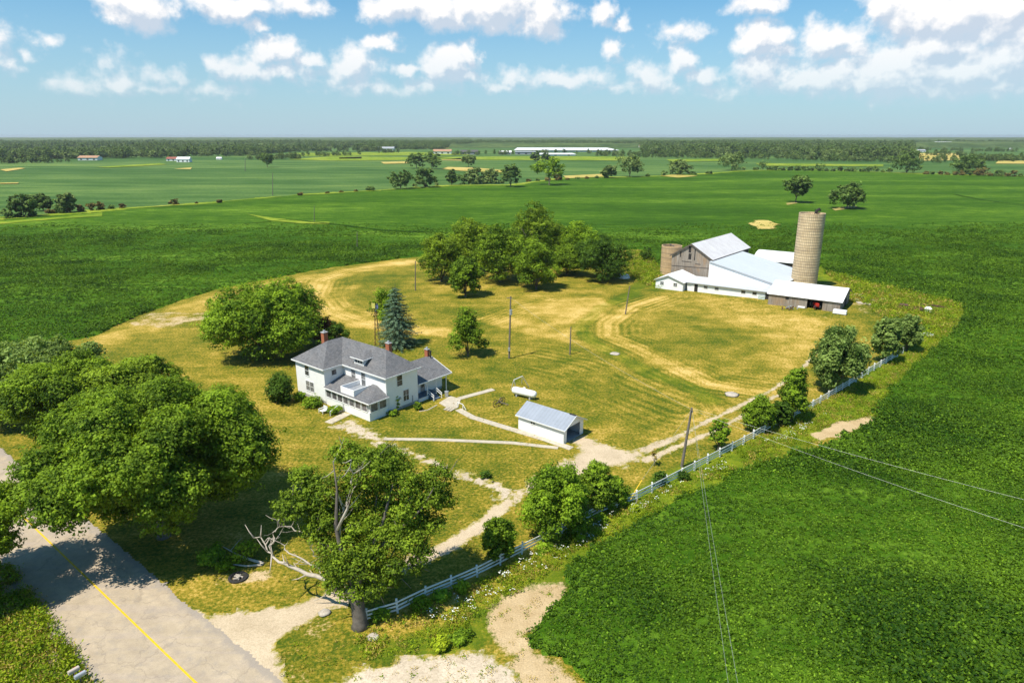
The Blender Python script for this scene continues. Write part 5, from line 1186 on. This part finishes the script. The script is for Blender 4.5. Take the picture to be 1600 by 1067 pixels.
m = MB(); m.tube([(1.6, 1.5, h1-.3), (1.9, 1.6, h1+.5), (2.5, 1.7, h1+.9), (3.0, 1.8, h1+.4)], [.3, .4, .4, .2], 8); m.build('filler_spout', 'dark_interior', s1)
m = MB()
for k in range(int(h1/.4)): m.box(3.45, 3.75, -.25, .25, k*.4+.5, k*.4+.55)
m.build('ladder', 'dark_interior', s1)
s2, g2, h2 = silo(1047, 427.5, 383.5, 3.15, 'old_silo', 'short tan roofless silo behind the left side of the barn', 1.5)
m = MB(); m.box(-2.9, 2.9, -.15, .15, h2-.1, h2+.1); m.box(-.15, .15, -2.9, 2.9, h2-.08, h2+.12); m.build('top_beams', 'bark_brown', s2)

qs = empty('arched_shed', BW(0, 0), BA, 'low white arched roof shed behind the lean-to, half hidden by the tall silo', 'shed')
m = MB(); prof = [(46+14*k/12, 2.8+2.3*math.sin(math.pi*k/12)) for k in range(13)]; v = [(a, b, z) for a in (3.5, 20.5) for b, z in prof]; m.add(v, [(i, i+1, i+14, i+13) for i in range(12)]); 
r_o = m.build('roof', 'roof_white', qs); so = r_o.modifiers.new('s', 'SOLIDIFY'); so.thickness = .12
m = MB(); m.add([(3.6, b, z-.1) for b, z in prof]+[(3.6, 60, 0), (3.6, 46, 0)], [tuple(range(15))]); m.box(3.6, 12, 46.2, 46.3, 0, 2.7); m.box(3.6, 20.4, 59.7, 59.8, 0, 2.7); m.build('wall', 'white_paint', qs)
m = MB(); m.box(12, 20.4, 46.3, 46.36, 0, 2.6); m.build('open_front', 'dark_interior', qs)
# barnyard objects
def slabobj(name, lab, cat, px, py, w, d, h, mat, rz=-.6, grp=None, tilt=0, z=None):
    g = G(px, py); g.z = float(terr(g.x, g.y)); g = G(px, py, g.z)
    m = MB(); m.box(-w/2, w/2, -d/2, d/2, 0, h); m.box(-w/2+.08, w/2-.08, -d/2+.08, d/2-.08, h, h+.05); o = m.build(name, mat, bevel=.04); o.location = g; o.rotation_euler = (tilt, 0, rz); return tag(o, lab, cat, grp)
slabobj('chest_freezer', 'white chest like tank lying in front of the machine shed right corner', 'tank', 1312, 490, 3.0, 1.2, .9, 'white_trim')
slabobj('white_board', 'small white board on the grass before the board shed wall', 'board', 1252, 481, 1.7, .5, .35, 'white_trim')
for k, (px, py, w) in enumerate([(1340, 461, 2.), (1350, 466, 2.4), (1343, 474, 2.2), (1356, 476, 1.6), (1338, 469, 1.2), (1378, 468, 1.5), (1391, 462, 1.4), (1363, 470, 1.3)]):
    slabobj('concrete_slab', 'pale broken concrete slab lying in weeds right of the machine shed', 'slab', px, py, w, w*.6, .25, 'concrete', k*.7, 'broken concrete slabs by the machine shed', .08*(k % 3-1))
g = G(1428, 487); jk = empty('rusty_wagon', g, R(-20), 'dark rusty wagon frame with a pale curved end in the weeds', 'wagon')
m = MB(); m.box(-3.5, 2.0, -.9, -.7, .8, 1.1); m.box(-3.5, 2.0, .7, .9, .8, 1.1); m.box(-3.4, 1.9, -.7, .7, .85, .95); m.build('frame', 'rust', jk)
m = MB(); m.box(-3.3, -1.5, -.8, .8, 1.0, 1.7); m.build('hopper', 'rust', jk, bevel=.05)
m = MB(); m.lathe([(.01, 0), (.9, .0), (.9, 1.1), (.5, 1.5), (.01, 1.6)], 14, 2.9, -.3); m.build('curved_end', 'white_paint', jk)
for x in (-2.6, 1.2):
    for y in (-1., 1.): m = MB(); m.tube([(x, y-.12, .45), (x, y+.12, .45)], .45, 14); m.build('wheel', 'tyre', jk)
g = G(1457, 481); o = MB().box(-4, 1.5, -.15, .15, .5, .75).box(-3.6, -3.3, -.5, .5, 0, .55).box(.8, 1.1, -.5, .5, 0, .5).bar((1.5, 0, .6), (4, -.3, .3), .2).build('rusty_boom', 'rust'); o.location = g; o.rotation_euler = (0, 0, R(-30)); tag(o, 'long dark rusty beam in the weeds at the field corner', 'scrap beam')
def rock(name, lab, cat, px, py, r, mat, sd=1, grp=None, sq=.6):
    rg = np.random.default_rng(sd); g = G(px, py); m = MB(); n = 10; pr = [(.01, 0), (1., .05), (1.1, .4), (.8, .8), (.01, 1.)]
    m.lathe([(a*r, b*r*sq) for a, b in pr], n); m.v = [(x*(1+.25*rg.normal()*.5), y*(1+.25*rg.normal()*.5), z*(1+.1*rg.normal())) for x, y, z in m.v]
    o = m.build(name, mat, smooth=True); o.location = g; return tag(o, lab, cat, grp)
rock('white_boulder', 'white round topped boulder at the far end of the fence', 'boulder', 1450, 525, 1.2, 'white_paint', 3)
rock('flat_stone', 'flat grey stone slab in the green strip of the paddock', 'stone', 961, 553, .9, 'stone', 4, None, .22)
rock('rubble_pile', 'pale rubble heap beside the two-track near the paddock corner', 'rubble pile', 1143, 617, 1.1, 'stone', 5, None, .35)
rock('roadside_stone', 'grey stone by the driveway edge left of the old tree', 'stone', 507, 958, .5, 'stone', 6)
rock('verge_stone', 'flat stone in the grass right of the old tree trunk', 'stone', 583, 995, .5, 'stone', 7, None, .3)
g = G(372, 903); fp = empty('fire_pit', g, 0, 'blackened round fire pit on the dry lawn by the road', 'fire pit')
MB().lathe([(.9, .0), (.95, .16), (.7, .2), (.6, .04), (.01, .03)], 16).build('ash_ring', 'ash', fp)
m = MB()
for k in range(5): a = k*1.3; m.bar((math.cos(a)*.5, math.sin(a)*.4, .1), (-math.cos(a)*.3, .3*math.sin(a+1), .25), .12)
m.build('charred_logs', 'stone', fp)
# debris heap by the machine shed
g = G(1236, 485); dj = empty('scrap_heap', g, 0, 'dark scrap heap lying on the grass before the board shed', 'scrap heap'); rg = np.random.default_rng(8)
m = MB()
for k in range(16): p = Vector((rg.normal()*1.6, rg.normal()*.6, .15+rg.random()*.5)); m.bar(p, p+Vector(rg.normal(size=3))*Vector((.8, .6, .3)).length*.6, .22)
m.build('scrap_metal', 'rust', dj)
m = MB()
for k in range(7): p = Vector((rg.normal()*1.6, rg.normal()*.6, .3+rg.random()*.4)); m.bar(p, p+Vector(rg.normal(size=3))*.5, .3)
m.build('pale_scraps', 'grey_metal', dj)

# ---- propane tank, swing frame, old implement
g = G(819, 621); tk = empty('propane_tank', g, R(-33), 'white capsule shaped propane tank beside the swing frame', 'tank')
m = MB(); m.tube([(-2.35, 0, .95), (-2.3, 0, .95), (-2.15, 0, .95), (-1.8, 0, .95), (1.8, 0, .95), (2.15, 0, .95), (2.3, 0, .95), (2.35, 0, .95)], [.05, .3, .52, .62, .62, .52, .3, .05], 20); m.build('tank_body', 'tank_white', tk, smooth=True)
m = MB(); m.lathe([(.25, 1.5), (.25, 1.72), (.2, 1.78), (.01, 1.8)], 12); m.build('valve_dome', 'tank_white', tk)
for x in (-1.3, 1.3): m = MB(); m.box(x-.12, x+.12, -.45, .45, 0, .42); m.build('foot', 'foundation_concrete', tk)
g = G(808, 606); sw = empty('swing_frame', g, R(30), 'white pipe swing set frame without swings behind the propane tank', 'swing frame')
def LG(px, py, z=0): q = G(px, py, z)-g; c, s = math.cos(-R(30)), math.sin(-R(30)); return (q.x*c-q.y*s, q.x*s+q.y*c, z)
tA = LG(803, 593.5, 2.4); tB = LG(816.5, 587.5, 2.4)
for nm, a, b in (('top_bar', tA, tB), ('leg', tA, LG(798.5, 609)), ('leg', tA, LG(807, 610)), ('leg', tB, LG(815, 599)), ('leg', tB, LG(826.5, 605))):
    m = MB(); m.tube([a, b], .065, 8); m.build(nm, 'white_trim', sw)
g = G(781, 634); im = empty('antique_wagon_wheels', g, R(20), 'small rusty antique implement with spoked wheels on the lawn', 'farm implement')
def spoked(x, y, z, r, tilt):
    m = MB(); n = 20; pts = [(x+r*math.cos(6.2832*k/n), y+tilt*r*math.cos(6.2832*k/n), z+r*math.sin(6.2832*k/n)) for k in range(n+1)]; m.tube(pts, .05, 6, False)
    for k in range(8): a = 6.2832*k/8; m.bar((x, y, z), (x+r*math.cos(a), y+tilt*r*math.cos(a), z+r*math.sin(a)), .04)
    m.build('wheel', 'rust', im)
spoked(-.7, -.3, .6, .6, .3); spoked(.7, .7, .55, .55, .5)
m = MB(); m.bar((-.7, -.3, .6), (.8, .8, .6), .12); m.bar((0, .2, .6), (1.3, -.5, .2), .12); m.bar((-.3, 0, .6), (.2, .2, 1.3), .09); m.bar((.2, .2, 1.3), (.7, .5, .9), .07); m.build('frame', 'pole_wood', im)

# windmill tower behind the house
g = G(590, 541); wm = empty('garden_windmill', g, 0, 'small lattice windmill tower with a yellow and blue tail vane behind the house', 'windmill')
m = MB(); hh = 7.6
for sx, sy in ((-1, -1), (1, -1), (1, 1), (-1, 1)): m.tube([(sx*.5, sy*.5, 0), (sx*.14, sy*.14, hh)], .045, 5)
for k in range(7):
    z = k*1.05; w = .5-.36*z/hh; w2 = .5-.36*(z+1.05)/hh
    m.bar((-w, -w, z), (w2, -w2, z+1.05), .04); m.bar((w, -w, z), (-w2, -w2, z+1.05), .04); m.bar((-w, w, z), (-w2, -w2, z+1.05), .04); m.bar((w, -w, z+.02), (w2, w2, z+1.05), .04)
m.build('lattice_tower', 'rust', wm)
m = MB(); m.box(-.75, -.05, -.04, .04, hh+.5, hh+1.6); m.build('tail_vane', 'yellow_paint', wm); m = MB()
for k in range(8): a = k*.785; m.add([(.35, -.1, hh+1.0), (.35+.6*math.cos(a)*.5, -.3, hh+1+.6*math.sin(a)), (.35+.6*math.cos(a+.4)*.5, -.25, hh+1+.6*math.sin(a+.4))], [(0, 1, 2)])
m.tube([(0, 0, hh-.1), (0, 0, hh+1.0), (.35, -.1, hh+1.0)], .05, 6); m.build('wheel_blades', 'blue_paint', wm)

# ---- poles and wires
def pole(px, py, ytop, r0, label, xt=None, mat='pole_wood', name='utility_pole'):
    g = G(px, py); hh = Hh(px, py, ytop); p = empty(name, g, 0, label, 'pole')
    dx = 0 if xt is None else (G(xt, ytop, hh).x-g.x)
    m = MB(); m.tube([(0, 0, -.3), (dx*.5, 0, hh*.5), (dx, 0, hh)], [r0*1.15, r0, r0*.75], 10); m.build('shaft', mat, p); return p, g, hh, dx
p1_, gp1, hp1, dx1 = pole(1065, 729, 637, .17, 'leaning weathered utility pole at the white fence', 1081)
m = MB(); m.box(dx1-.12, dx1+.12, -.3, .3, hp1-.5, hp1-.38); m.tube([(dx1, -.3, hp1-.4), (dx1, -.3, hp1-.2)], .06, 6); m.tube([(dx1, .3, hp1-.4), (dx1, .3, hp1-.2)], .06, 6); m.build('insulator_arm', 'dark_interior', p1_)
p2_, gp2, hp2, dx2 = pole(795.5, 560, 463, .17, 'tall grey utility pole with a white transformer in the yard', 798)
m = MB(); m.tube([(.35, -.2, hp2-3.6), (.35, -.2, hp2-2.6)], .28, 12); m.build('transformer', 'galvanised', p2_, smooth=False)
m = MB(); m.box(-.2, .2, -.4, -.15, 1.6, 2.3); m.build('meter_box', 'galvanised', p2_)
m = MB(); m.bar((-.5, 0, hp2-.3), (.6, 0, hp2-.3), .1, .1); m.build('crossarm', 'pole_wood', p2_)
pole(890.5, 554, 511, .13, 'short dark pole by the flat stone in the paddock', 892, name='short_pole')
pole(977, 491, 447, .14, 'slightly leaning pole in the grass before the barns', 984, name='short_pole')
pole(649, 454, 408, .14, 'dark pole at the left edge of the grove', 649, name='short_pole')
pole(558, 388, 362, .13, 'thin pole standing in the soybean field left of the grove', 558, name='field_pole')
pole(491, 347, 322, .15, 'thin pole far out in the left soybean field', 491, name='field_pole'); pole(426, 306, 270, .22, 'tallest thin pole by the hedgerow in the left fields', 426, name='field_pole'); pole(383, 268, 248, .3, 'far thin pole in front of the left woodland', 383, name='field_pole')
def wire(a, b, sag, label, r=.009):
    a, b = Vector(a), Vector(b); m = MB(); n = 24
    m.tube([a.lerp(b, k/n)-Vector((0, 0, 4*sag*(k/n)*(1-k/n))) for k in range(n+1)], r, 4); tag(m.build('power_line', 'cable'), label, 'power line')
ptop = gp1+Vector((dx1, 0, hp1-.25))
wire(ptop+Vector((0, -.3, 0)), G(1185, 1400, 7.5), .5, 'left overhead wire running from the leaning pole down over the near soybeans')
wire(ptop+Vector((.1, .3, 0)), G(1212, 1400, 8.3), .5, 'right overhead wire running from the leaning pole down over the near soybeans')
wire(ptop+Vector((.1, -.2, 0)), G(2300, 1036, 7.6), 1.0, 'lower of the two overhead wires crossing the right soybean field')
wire(ptop+Vector((.1, .2, .1)), G(2300, 945, 8.4), .8, 'upper of the two overhead wires crossing the right soybean field')
wire(ptop, gp2+Vector((dx2, 0, hp2-.3)), .8, 'overhead wire between the leaning pole and the transformer pole', .012)
o = MB().tube([G(985, 781), G(993, 766, .8), G(1003, 750, 1.6)], [.06, .06, .06], 8).build('guy_wire_guard', 'yellow_plastic'); tag(o, 'yellow slanting guy wire guard by the fence', 'guy wire guard')
wire(G(1003, 750, 1.6), ptop, .0, 'guy wire from the yellow guard up to the leaning pole', .012)

# ---- white fence
fpts = [G(*p) for p in FENCEPX]; cum = [0]
for a, b in zip(fpts, fpts[1:]): cum.append(cum[-1]+(b-a).length)
fn = empty('white_fence', fpts[0], 0, 'long white three rail wooden fence between the driveway and the soybean field', 'fence')
def fat(s):
    for i in range(len(cum)-1):
        if s <= cum[i+1]: return fpts[i].lerp(fpts[i+1], (s-cum[i])/(cum[i+1]-cum[i]))-fpts[0]
    return fpts[-1]-fpts[0]
nP = int(cum[-1]/2.95); P_ = [fat(cum[-1]*k/nP) for k in range(nP+1)]
pj = [Vector((p.x, p.y, 0)) for p in P_]
for k, p in enumerate(pj):
    rr = random.Random(k); tx, ty = rr.uniform(-.12, .12), rr.uniform(-.12, .12); m = MB(); m.bar((p.x, p.y, -.1), (p.x+tx, p.y+ty, 1.42+rr.uniform(-.05, .05)), .18, .18); m.build('post', 'white_fence_paint', fn)
for zr in (.42, .80, 1.18):
    m = MB()
    for k in range(nP):
        rr = random.Random(k*7+int(zr*100)); m.bar(pj[k]+Vector((0, -.08, zr+rr.uniform(-.03, .03))), pj[k+1]+Vector((0, -.08, zr+rr.uniform(-.03, .03))), .05, .16)
    m.build('rail', 'white_fence_paint', fn)

# ---- mailboxes
def mailbox(px, py, mat, label, off):
    g = G(px, py); mb = empty('mailbox', g, math.atan2(rn.y, rn.x)+R(4), label, 'mailbox')
    m = MB(); m.box(-.045, .045, -.045, .045, -.1, 1.02); m.build('post', 'pole_wood', mb)
    prof = [(-.15, 1.02), (.15, 1.02)]+[(.15*math.cos(t), 1.2+.15*math.sin(t)) for t in [math.pi*k/8 for k in range(9)]]
    n = len(prof); m = MB(); v = [(x, y, z) for x in (-.35, .45) for y, z in prof]; m.add(v, [tuple(range(n-1, -1, -1)), tuple(range(n, 2*n))]+[(i, (i+1) % n, (i+1) % n+n, i+n) for i in range(n)]); bx_ = m.build('box', mat, mb)
    m = MB(); m.box(.45, .47, -.12, .12, 1.04, 1.3); m.build('door', mat, bx_)
    m = MB(); m.box(.1, .3, .155, .175, 1.2, 1.3); m.build('flag', 'tractor_red', bx_)
mailbox(118, 1066, 'beige_paint', 'beige rounded mailbox on a post left of the silver one at the road', 0); mailbox(128, 1073, 'silver_paint', 'silver grey rounded mailbox on a post nearest the road at bottom left', 0)

# ---- far buildings
def farb(px, py, wpx, hpx, roofm, wallm, label, name='farm_building', dep=None, flat=False, rz=0., nwin=3):
    g = G(px, py); d = depth(g); w = wpx*d/F; h = max(3., hpx*d/F); dp = dep or w*.5; b = empty(name, g, rz, label, 'building')
    he = h*.6 if not flat else h*.85
    m = MB(); m.box(-w/2, w/2, 0, dp, 0, he); 
    if not flat: m.poly([(-w/2, 0, he), (-w/2, dp/2, h), (-w/2, dp, he)][::-1]); m.poly([(w/2, 0, he), (w/2, dp/2, h), (w/2, dp, he)])
    m.build('wall', wallm, b)
    m = MB(); o_ = w*.02
    if flat: m.slab([(-w/2-o_, -o_, he), (w/2+o_, -o_, he), (w/2+o_, dp, h), (-w/2-o_, dp, h)], .3)
    else: m.slab([(-w/2-o_, -o_*1.5, he-.1), (w/2+o_, -o_*1.5, he-.1), (w/2+o_, dp/2, h+.2), (-w/2-o_, dp/2, h+.2)], .25); m.slab([(-w/2-o_, dp/2, h+.2), (w/2+o_, dp/2, h+.2), (w/2+o_, dp+o_, he-.1), (-w/2-o_, dp+o_, he-.1)], .25)
    m.build('roof', roofm, b)
    for k in range(nwin):
        x = -w/2+w*(k+.5)/nwin; m = MB(); m.box(x-min(2.5, w*.05), x+min(2.5, w*.05), -.12, 0, he*.2, he*.65); m.build('window' if k != nwin//2 else 'door', 'dark_interior' if k == nwin//2 else 'glass', b)
    return b
FB = [(137, 251, 30, 7, 'roof_tan', 'far_wall_white', 'brown roofed farmhouse in front of the left woodland', False), (271, 252, 22, 6, 'roof_red', 'far_wall_white', 'red roofed barn beside the white far barn on the left', False), (286, 254, 20, 8, 'roof_white', 'far_wall_white', 'white far barn left of the middle woodland', False),
  (342, 250, 8, 4, 'roof_white', 'far_wall_white', 'tiny white house right of the white far barn', False), (601, 236, 28, 6, 'roof_grey', 'far_wall_white', 'long pale roofed barn at the far woodland edge', False), (691, 241, 28, 7, 'roof_tan', 'far_wall_white', 'tan roofed farm building left of the dark barn', False), (733, 242, 27, 7, 'roof_dark', 'far_wall_grey', 'dark roofed grey barn in the centre distance', False),
  (790, 242, 18, 6, 'roof_white', 'far_wall_grey', 'grey shed left of the warehouses', False), (822, 242, 34, 5, 'roof_grey', 'far_wall_grey', 'low grey blue building at the left of the warehouses', True), (740, 226, 8, 3, 'roof_white', 'far_wall_white', 'small white house on the horizon left of the warehouses', False), (762, 227, 13, 4, 'roof_white', 'far_wall_white', 'white far shed on the horizon', False),
  (1003, 231, 9, 4, 'roof_tan', 'far_wall_white', 'small tan roofed house right of the warehouses', False), (1270, 230, 10, 6, 'roof_white', 'far_wall_white', 'white pointed roof house in the right woods', False), (1352, 238, 15, 5, 'roof_grey', 'far_wall_white', 'tan walled bungalow in the right woods', False), (1404, 226, 36, 4, 'roof_tan', 'far_wall_grey', 'low long building at the right horizon', True), (1477, 227, 26, 5, 'roof_white', 'far_wall_white', 'bright white warehouse at the right horizon', True),
  (1310, 226, 10, 4, 'roof_white', 'far_wall_white', 'small white barn on the horizon right of the pointed roof house', False), (1195, 229, 9, 4, 'roof_tan', 'far_wall_white', 'small tan roofed house deep in the middle woods', False), (660, 229, 9, 3, 'roof_white', 'far_wall_white', 'white speck of a house above the long pale roofed barn', False), (1440, 238, 12, 4, 'roof_grey', 'far_wall_white', 'grey roofed house by the right hay field', False), (1520, 227, 9, 3, 'roof_white', 'far_wall_white', 'small white building right of the bright white warehouse', False), (1548, 227, 8, 3, 'roof_white', 'far_wall_white', 'second small white building near the right edge', False), (1388, 237, 6, 3, 'roof_white', 'far_wall_white', 'tiny white house among the right trees', False), (1580, 235, 5, 3, 'roof_white', 'far_wall_white', 'tiny white shed at the right edge trees', False)]
for f in FB: farb(*f[:7], dep=None if not f[7] else 25, flat=f[7])
farb(885, 238, 158, 3.6, 'roof_white', 'far_wall_white', 'very long bright white warehouse in the centre distance', 'warehouse', 330, True, R(-2), 3)
farb(868, 244, 62, 3, 'roof_white', 'far_wall_white', 'lower white warehouse in front of the very long one', 'warehouse', 90, True, 0, 3)

# ------------------------------------------------------------------ haze
hz = MB().box(-9800, 9800, -60, 11900, -1.45, 46.0).build('haze', 'white_paint')
hm = bpy.data.materials.new('haze_air'); hm.use_nodes = True; nt = hm.node_tree; nt.nodes.clear()
ho = nt.nodes.new('ShaderNodeOutputMaterial'); hv = nt.nodes.new('ShaderNodeVolumePrincipled'); hv.inputs['Color'].default_value = (.78, .84, .90, 1); hv.inputs['Density'].default_value = .00006; hv.inputs['Anisotropy'].default_value = .2
nt.links.new(hv.outputs[0], ho.inputs['Volume']); hz.data.materials.clear(); hz.data.materials.append(hm); tag(hz, 'faint blue air haze over the whole landscape', 'haze', None, 'stuff')

# ------------------------------------------------------------------ sky, sun, camera
SUN_EL = R(60); sdir = Vector((-.77, -.64, 0)).normalized()
w = bpy.data.worlds.new('World'); S.world = w; w.use_nodes = True; nt = w.node_tree; nt.nodes.clear()
out = nt.nodes.new('ShaderNodeOutputWorld'); bgd = nt.nodes.new('ShaderNodeBackground'); nt.links.new(bgd.outputs[0], out.inputs[0])
sky = nt.nodes.new('ShaderNodeTexSky'); sky.sky_type = 'NISHITA'; sky.sun_disc = False; sky.sun_elevation = SUN_EL; sky.sun_rotation = math.atan2(sdir.x, sdir.y); sky.air_density = 1.0; sky.dust_density = .6; sky.ozone_density = 2.0; sky.altitude = 100
SKY = .10
tc = nt.nodes.new('ShaderNodeTexCoord'); sx = nt.nodes.new('ShaderNodeSeparateXYZ'); nt.links.new(tc.outputs['Generated'], sx.inputs[0])
az = math_(nt, 'ARCTAN2', sx.outputs[0], sx.outputs[1]); el = math_(nt, 'ARCSINE', sx.outputs[2])
pv = nt.nodes.new('ShaderNodeCombineXYZ'); nt.links.new(az, pv.inputs[0]); nt.links.new(el, pv.inputs[1])
CL = [(215, 10, 48, 26, 1.2), (360, 8, 62, 18, 1.1), (465, 6, 42, 14, .9), (398, 42, 20, 10, .7), (620, 8, 42, 24, 1.2), (690, 14, 60, 22, 1.2), (770, 8, 75, 30, 1.3), (850, 22, 42, 28, 1.2), (935, 16, 22, 20, 1.1), (975, 35, 16, 10, .8), (590, 66, 28, 11, .9), (430, 82, 42, 20, 1.), (385, 110, 45, 20, .8), (480, 98, 38, 13, .7), (555, 95, 36, 26, 1.05), (540, 118, 40, 16, .6),
      (640, 106, 36, 10, .85), (700, 98, 40, 26, 1.15), (735, 85, 18, 20, .95), (715, 122, 46, 14, .8), (800, 122, 30, 14, .7), (885, 124, 72, 15, .8), (1015, 122, 32, 24, .9), (958, 83, 18, 18, .85), (1065, 90, 30, 18, .9), (1100, 118, 24, 16, .7), (1062, 52, 42, 12, .6), (1178, 10, 38, 14, 1.),
      (1190, 62, 32, 24, 1.1), (1215, 80, 30, 14, .8), (1180, 105, 36, 28, .9), (1290, 62, 42, 22, 1.05), (1330, 80, 36, 18, .8), (1385, 10, 36, 24, 1.0), (1480, 20, 90, 34, 1.3), (1570, 22, 60, 40, 1.3), (1455, 68, 60, 32, 1.2), (1400, 115, 90, 34, 1.05), (1300, 118, 56, 26, .9), (1520, 110, 90, 34, 1.05), (1590, 80, 60, 50, 1.1), (1250, 130, 50, 16, .8),
      (180, 125, 46, 18, .55), (120, 134, 36, 14, .5), (255, 122, 32, 12, .45), (45, 92, 18, 11, .6), (8, 108, 16, 12, .6), (335, 145, 50, 14, .45), (1045, 140, 40, 10, .45), (80, 60, 16, 8, .5), (170, 92, 30, 12, .4), (1120, 140, 40, 12, .5), (1450, 145, 120, 16, .7), (-120, 60, 90, 40, 1), (440, 118, 50, 16, .8), (350, 104, 26, 12, .7), (560, 135, 60, 12, .55), (660, 138, 60, 12, .55), (780, 138, 60, 10, .5), (1230, 118, 40, 18, .8), (1350, 132, 70, 16, .85), (1440, 98, 50, 20, .9), (1545, 140, 80, 14, .75), (960, 140, 60, 8, .45), (240, 140, 60, 10, .45), (1750, 60, 120, 60, 1.2)]
def direl(px, py):
    u = (px-800)/F; v = (533.5-py)/F; d = Vector((u, CP+v*SP, -SP+v*CP)).normalized(); return math.atan2(d.x, d.y), math.asin(d.z)
grp = bpy.data.node_groups.new('cloud_cover', 'ShaderNodeTree'); grp.interface.new_socket('P', in_out='INPUT', socket_type='NodeSocketVector'); grp.interface.new_socket('D', in_out='OUTPUT', socket_type='NodeSocketFloat')
gi = grp.nodes.new('NodeGroupInput'); go = grp.nodes.new('NodeGroupOutput')
def vm(nt_, op, a, b=None, c=None):
    n = nt_.nodes.new('ShaderNodeVectorMath'); n.operation = op
    for i, v in enumerate((a, b, c)):
        if v is None: continue
        if isinstance(v, bpy.types.NodeSocket): nt_.links.new(v, n.inputs[i])
        else: n.inputs[i].default_value = v
    return n
def vnoise_node(nt_, vec, sc, det):
    n = nt_.nodes.new('ShaderNodeTexNoise'); n.inputs['Scale'].default_value = sc; n.inputs['Detail'].default_value = det; n.inputs['Roughness'].default_value = .55; nt_.links.new(vec, n.inputs['Vector']); return n
n1 = vnoise_node(grp, gi.outputs[0], 22, 6); n2 = vnoise_node(grp, gi.outputs[0], 60, 5)
off = vm(grp, 'SUBTRACT', n1.outputs['Color'], (.5, .5, .5)).outputs[0]; off = vm(grp, 'MULTIPLY', off, (.075, .045, 0)).outputs[0]
PW = vm(grp, 'ADD', gi.outputs[0], off).outputs[0]
cur = None
for (cx_, cy_, rx, ry, s) in CL:
    a0, e0 = direl(cx_, cy_); rx_, ry_ = rx/1150*1.1, ry/1150*1.18
    q = vm(grp, 'MULTIPLY_ADD', PW, (1/rx_, 1/ry_, 0), (-a0/rx_, -e0/ry_, 0)); L = vm(grp, 'LENGTH', q.outputs[0])
    d = grp.nodes.new('ShaderNodeMath'); d.operation = 'MULTIPLY_ADD'; grp.links.new(L.outputs['Value'], d.inputs[0]); d.inputs[1].default_value = -s*.8; d.inputs[2].default_value = s
    if cur is None: cur = d.outputs[0]
    else:
        mx = grp.nodes.new('ShaderNodeMath'); mx.operation = 'SMOOTH_MAX'; mx.inputs[2].default_value = .15; grp.links.new(cur, mx.inputs[0]); grp.links.new(d.outputs[0], mx.inputs[1]); cur = mx.outputs[0]
fin = math_(grp, 'ADD', cur, math_(grp, 'MULTIPLY', math_(grp, 'SUBTRACT', n2.outputs['Fac'], .5), .9))
grp.links.new(fin, go.inputs[0])
def useg(vec):
    n = nt.nodes.new('ShaderNodeGroup'); n.node_tree = grp; nt.links.new(vec, n.inputs[0]); return n.outputs[0]
D0 = useg(pv.outputs[0]); pv2 = vm(nt, 'ADD', pv.outputs[0], (-.008, .016, 0)); D1 = useg(pv2.outputs[0])
mask = maprange(nt, D0, .05, .62, 0, 1); sm = nt.nodes.new('ShaderNodeMapRange'); sm.interpolation_type = 'SMOOTHSTEP'; nt.links.new(D0, sm.inputs[0]); sm.inputs[1].default_value = -.02; sm.inputs[2].default_value = .64; mask = sm.outputs[0]
lit = maprange(nt, math_(nt, 'SUBTRACT', D0, D1), -.22, .22, 0., 1.)
lowfade = maprange(nt, el, .03, .12, .4, .97)
mask = math_(nt, 'MULTIPLY', mask, lowfade)
CG = 1/SKY
ccol = mix(nt, lit, (.47*CG, .54*CG, .63*CG), (.83*CG, .81*CG, .80*CG))
# hazy horizon: pale warm-blue veil in the air
hzf = maprange(nt, el, 0., .20, 1., 0.); 
skc = mix(nt, 1.0, sky.outputs[0], (.46, .88, 1.04), 'MULTIPLY')
skc = mix(nt, math_(nt, 'MULTIPLY', hzf, .80), skc, (.40*CG, .51*CG, .61*CG))
fincol = mix(nt, mask, skc, ccol)
nt.links.new(fincol, bgd.inputs[0]); bgd.inputs[1].default_value = SKY

sl = bpy.data.lights.new('sun', 'SUN'); sl.energy = 5.0; sl.angle = R(.5); sl.color = (1., .935, .82)
so = bpy.data.objects.new('sun', sl); COL.objects.link(so); so.location = (0, 0, 200)
v = Vector((sdir.x*math.cos(SUN_EL), sdir.y*math.cos(SUN_EL), math.sin(SUN_EL))); so.rotation_euler = v.to_track_quat('Z', 'Y').to_euler()
cam = bpy.data.cameras.new('camera'); cam.sensor_width = 36; cam.lens = 36*F/1600; cam.clip_end = 30000; cam.clip_start = .5
co = bpy.data.objects.new('camera', cam); COL.objects.link(co); co.location = (0, 0, H); co.rotation_euler = (math.pi/2-PITCH, 0, 0); S.camera = co
S.view_settings.view_transform = 'Standard'; S.view_settings.look = 'None'; S.view_settings.gamma = 1; S.view_settings.exposure = .38
S.render.resolution_x = 1024; S.render.resolution_y = 682
S.cycles.max_bounces = 5; S.cycles.diffuse_bounces = 2; S.cycles.glossy_bounces = 2; S.cycles.transmission_bounces = 2; S.cycles.volume_bounces = 0; S.cycles.transparent_max_bounces = 4
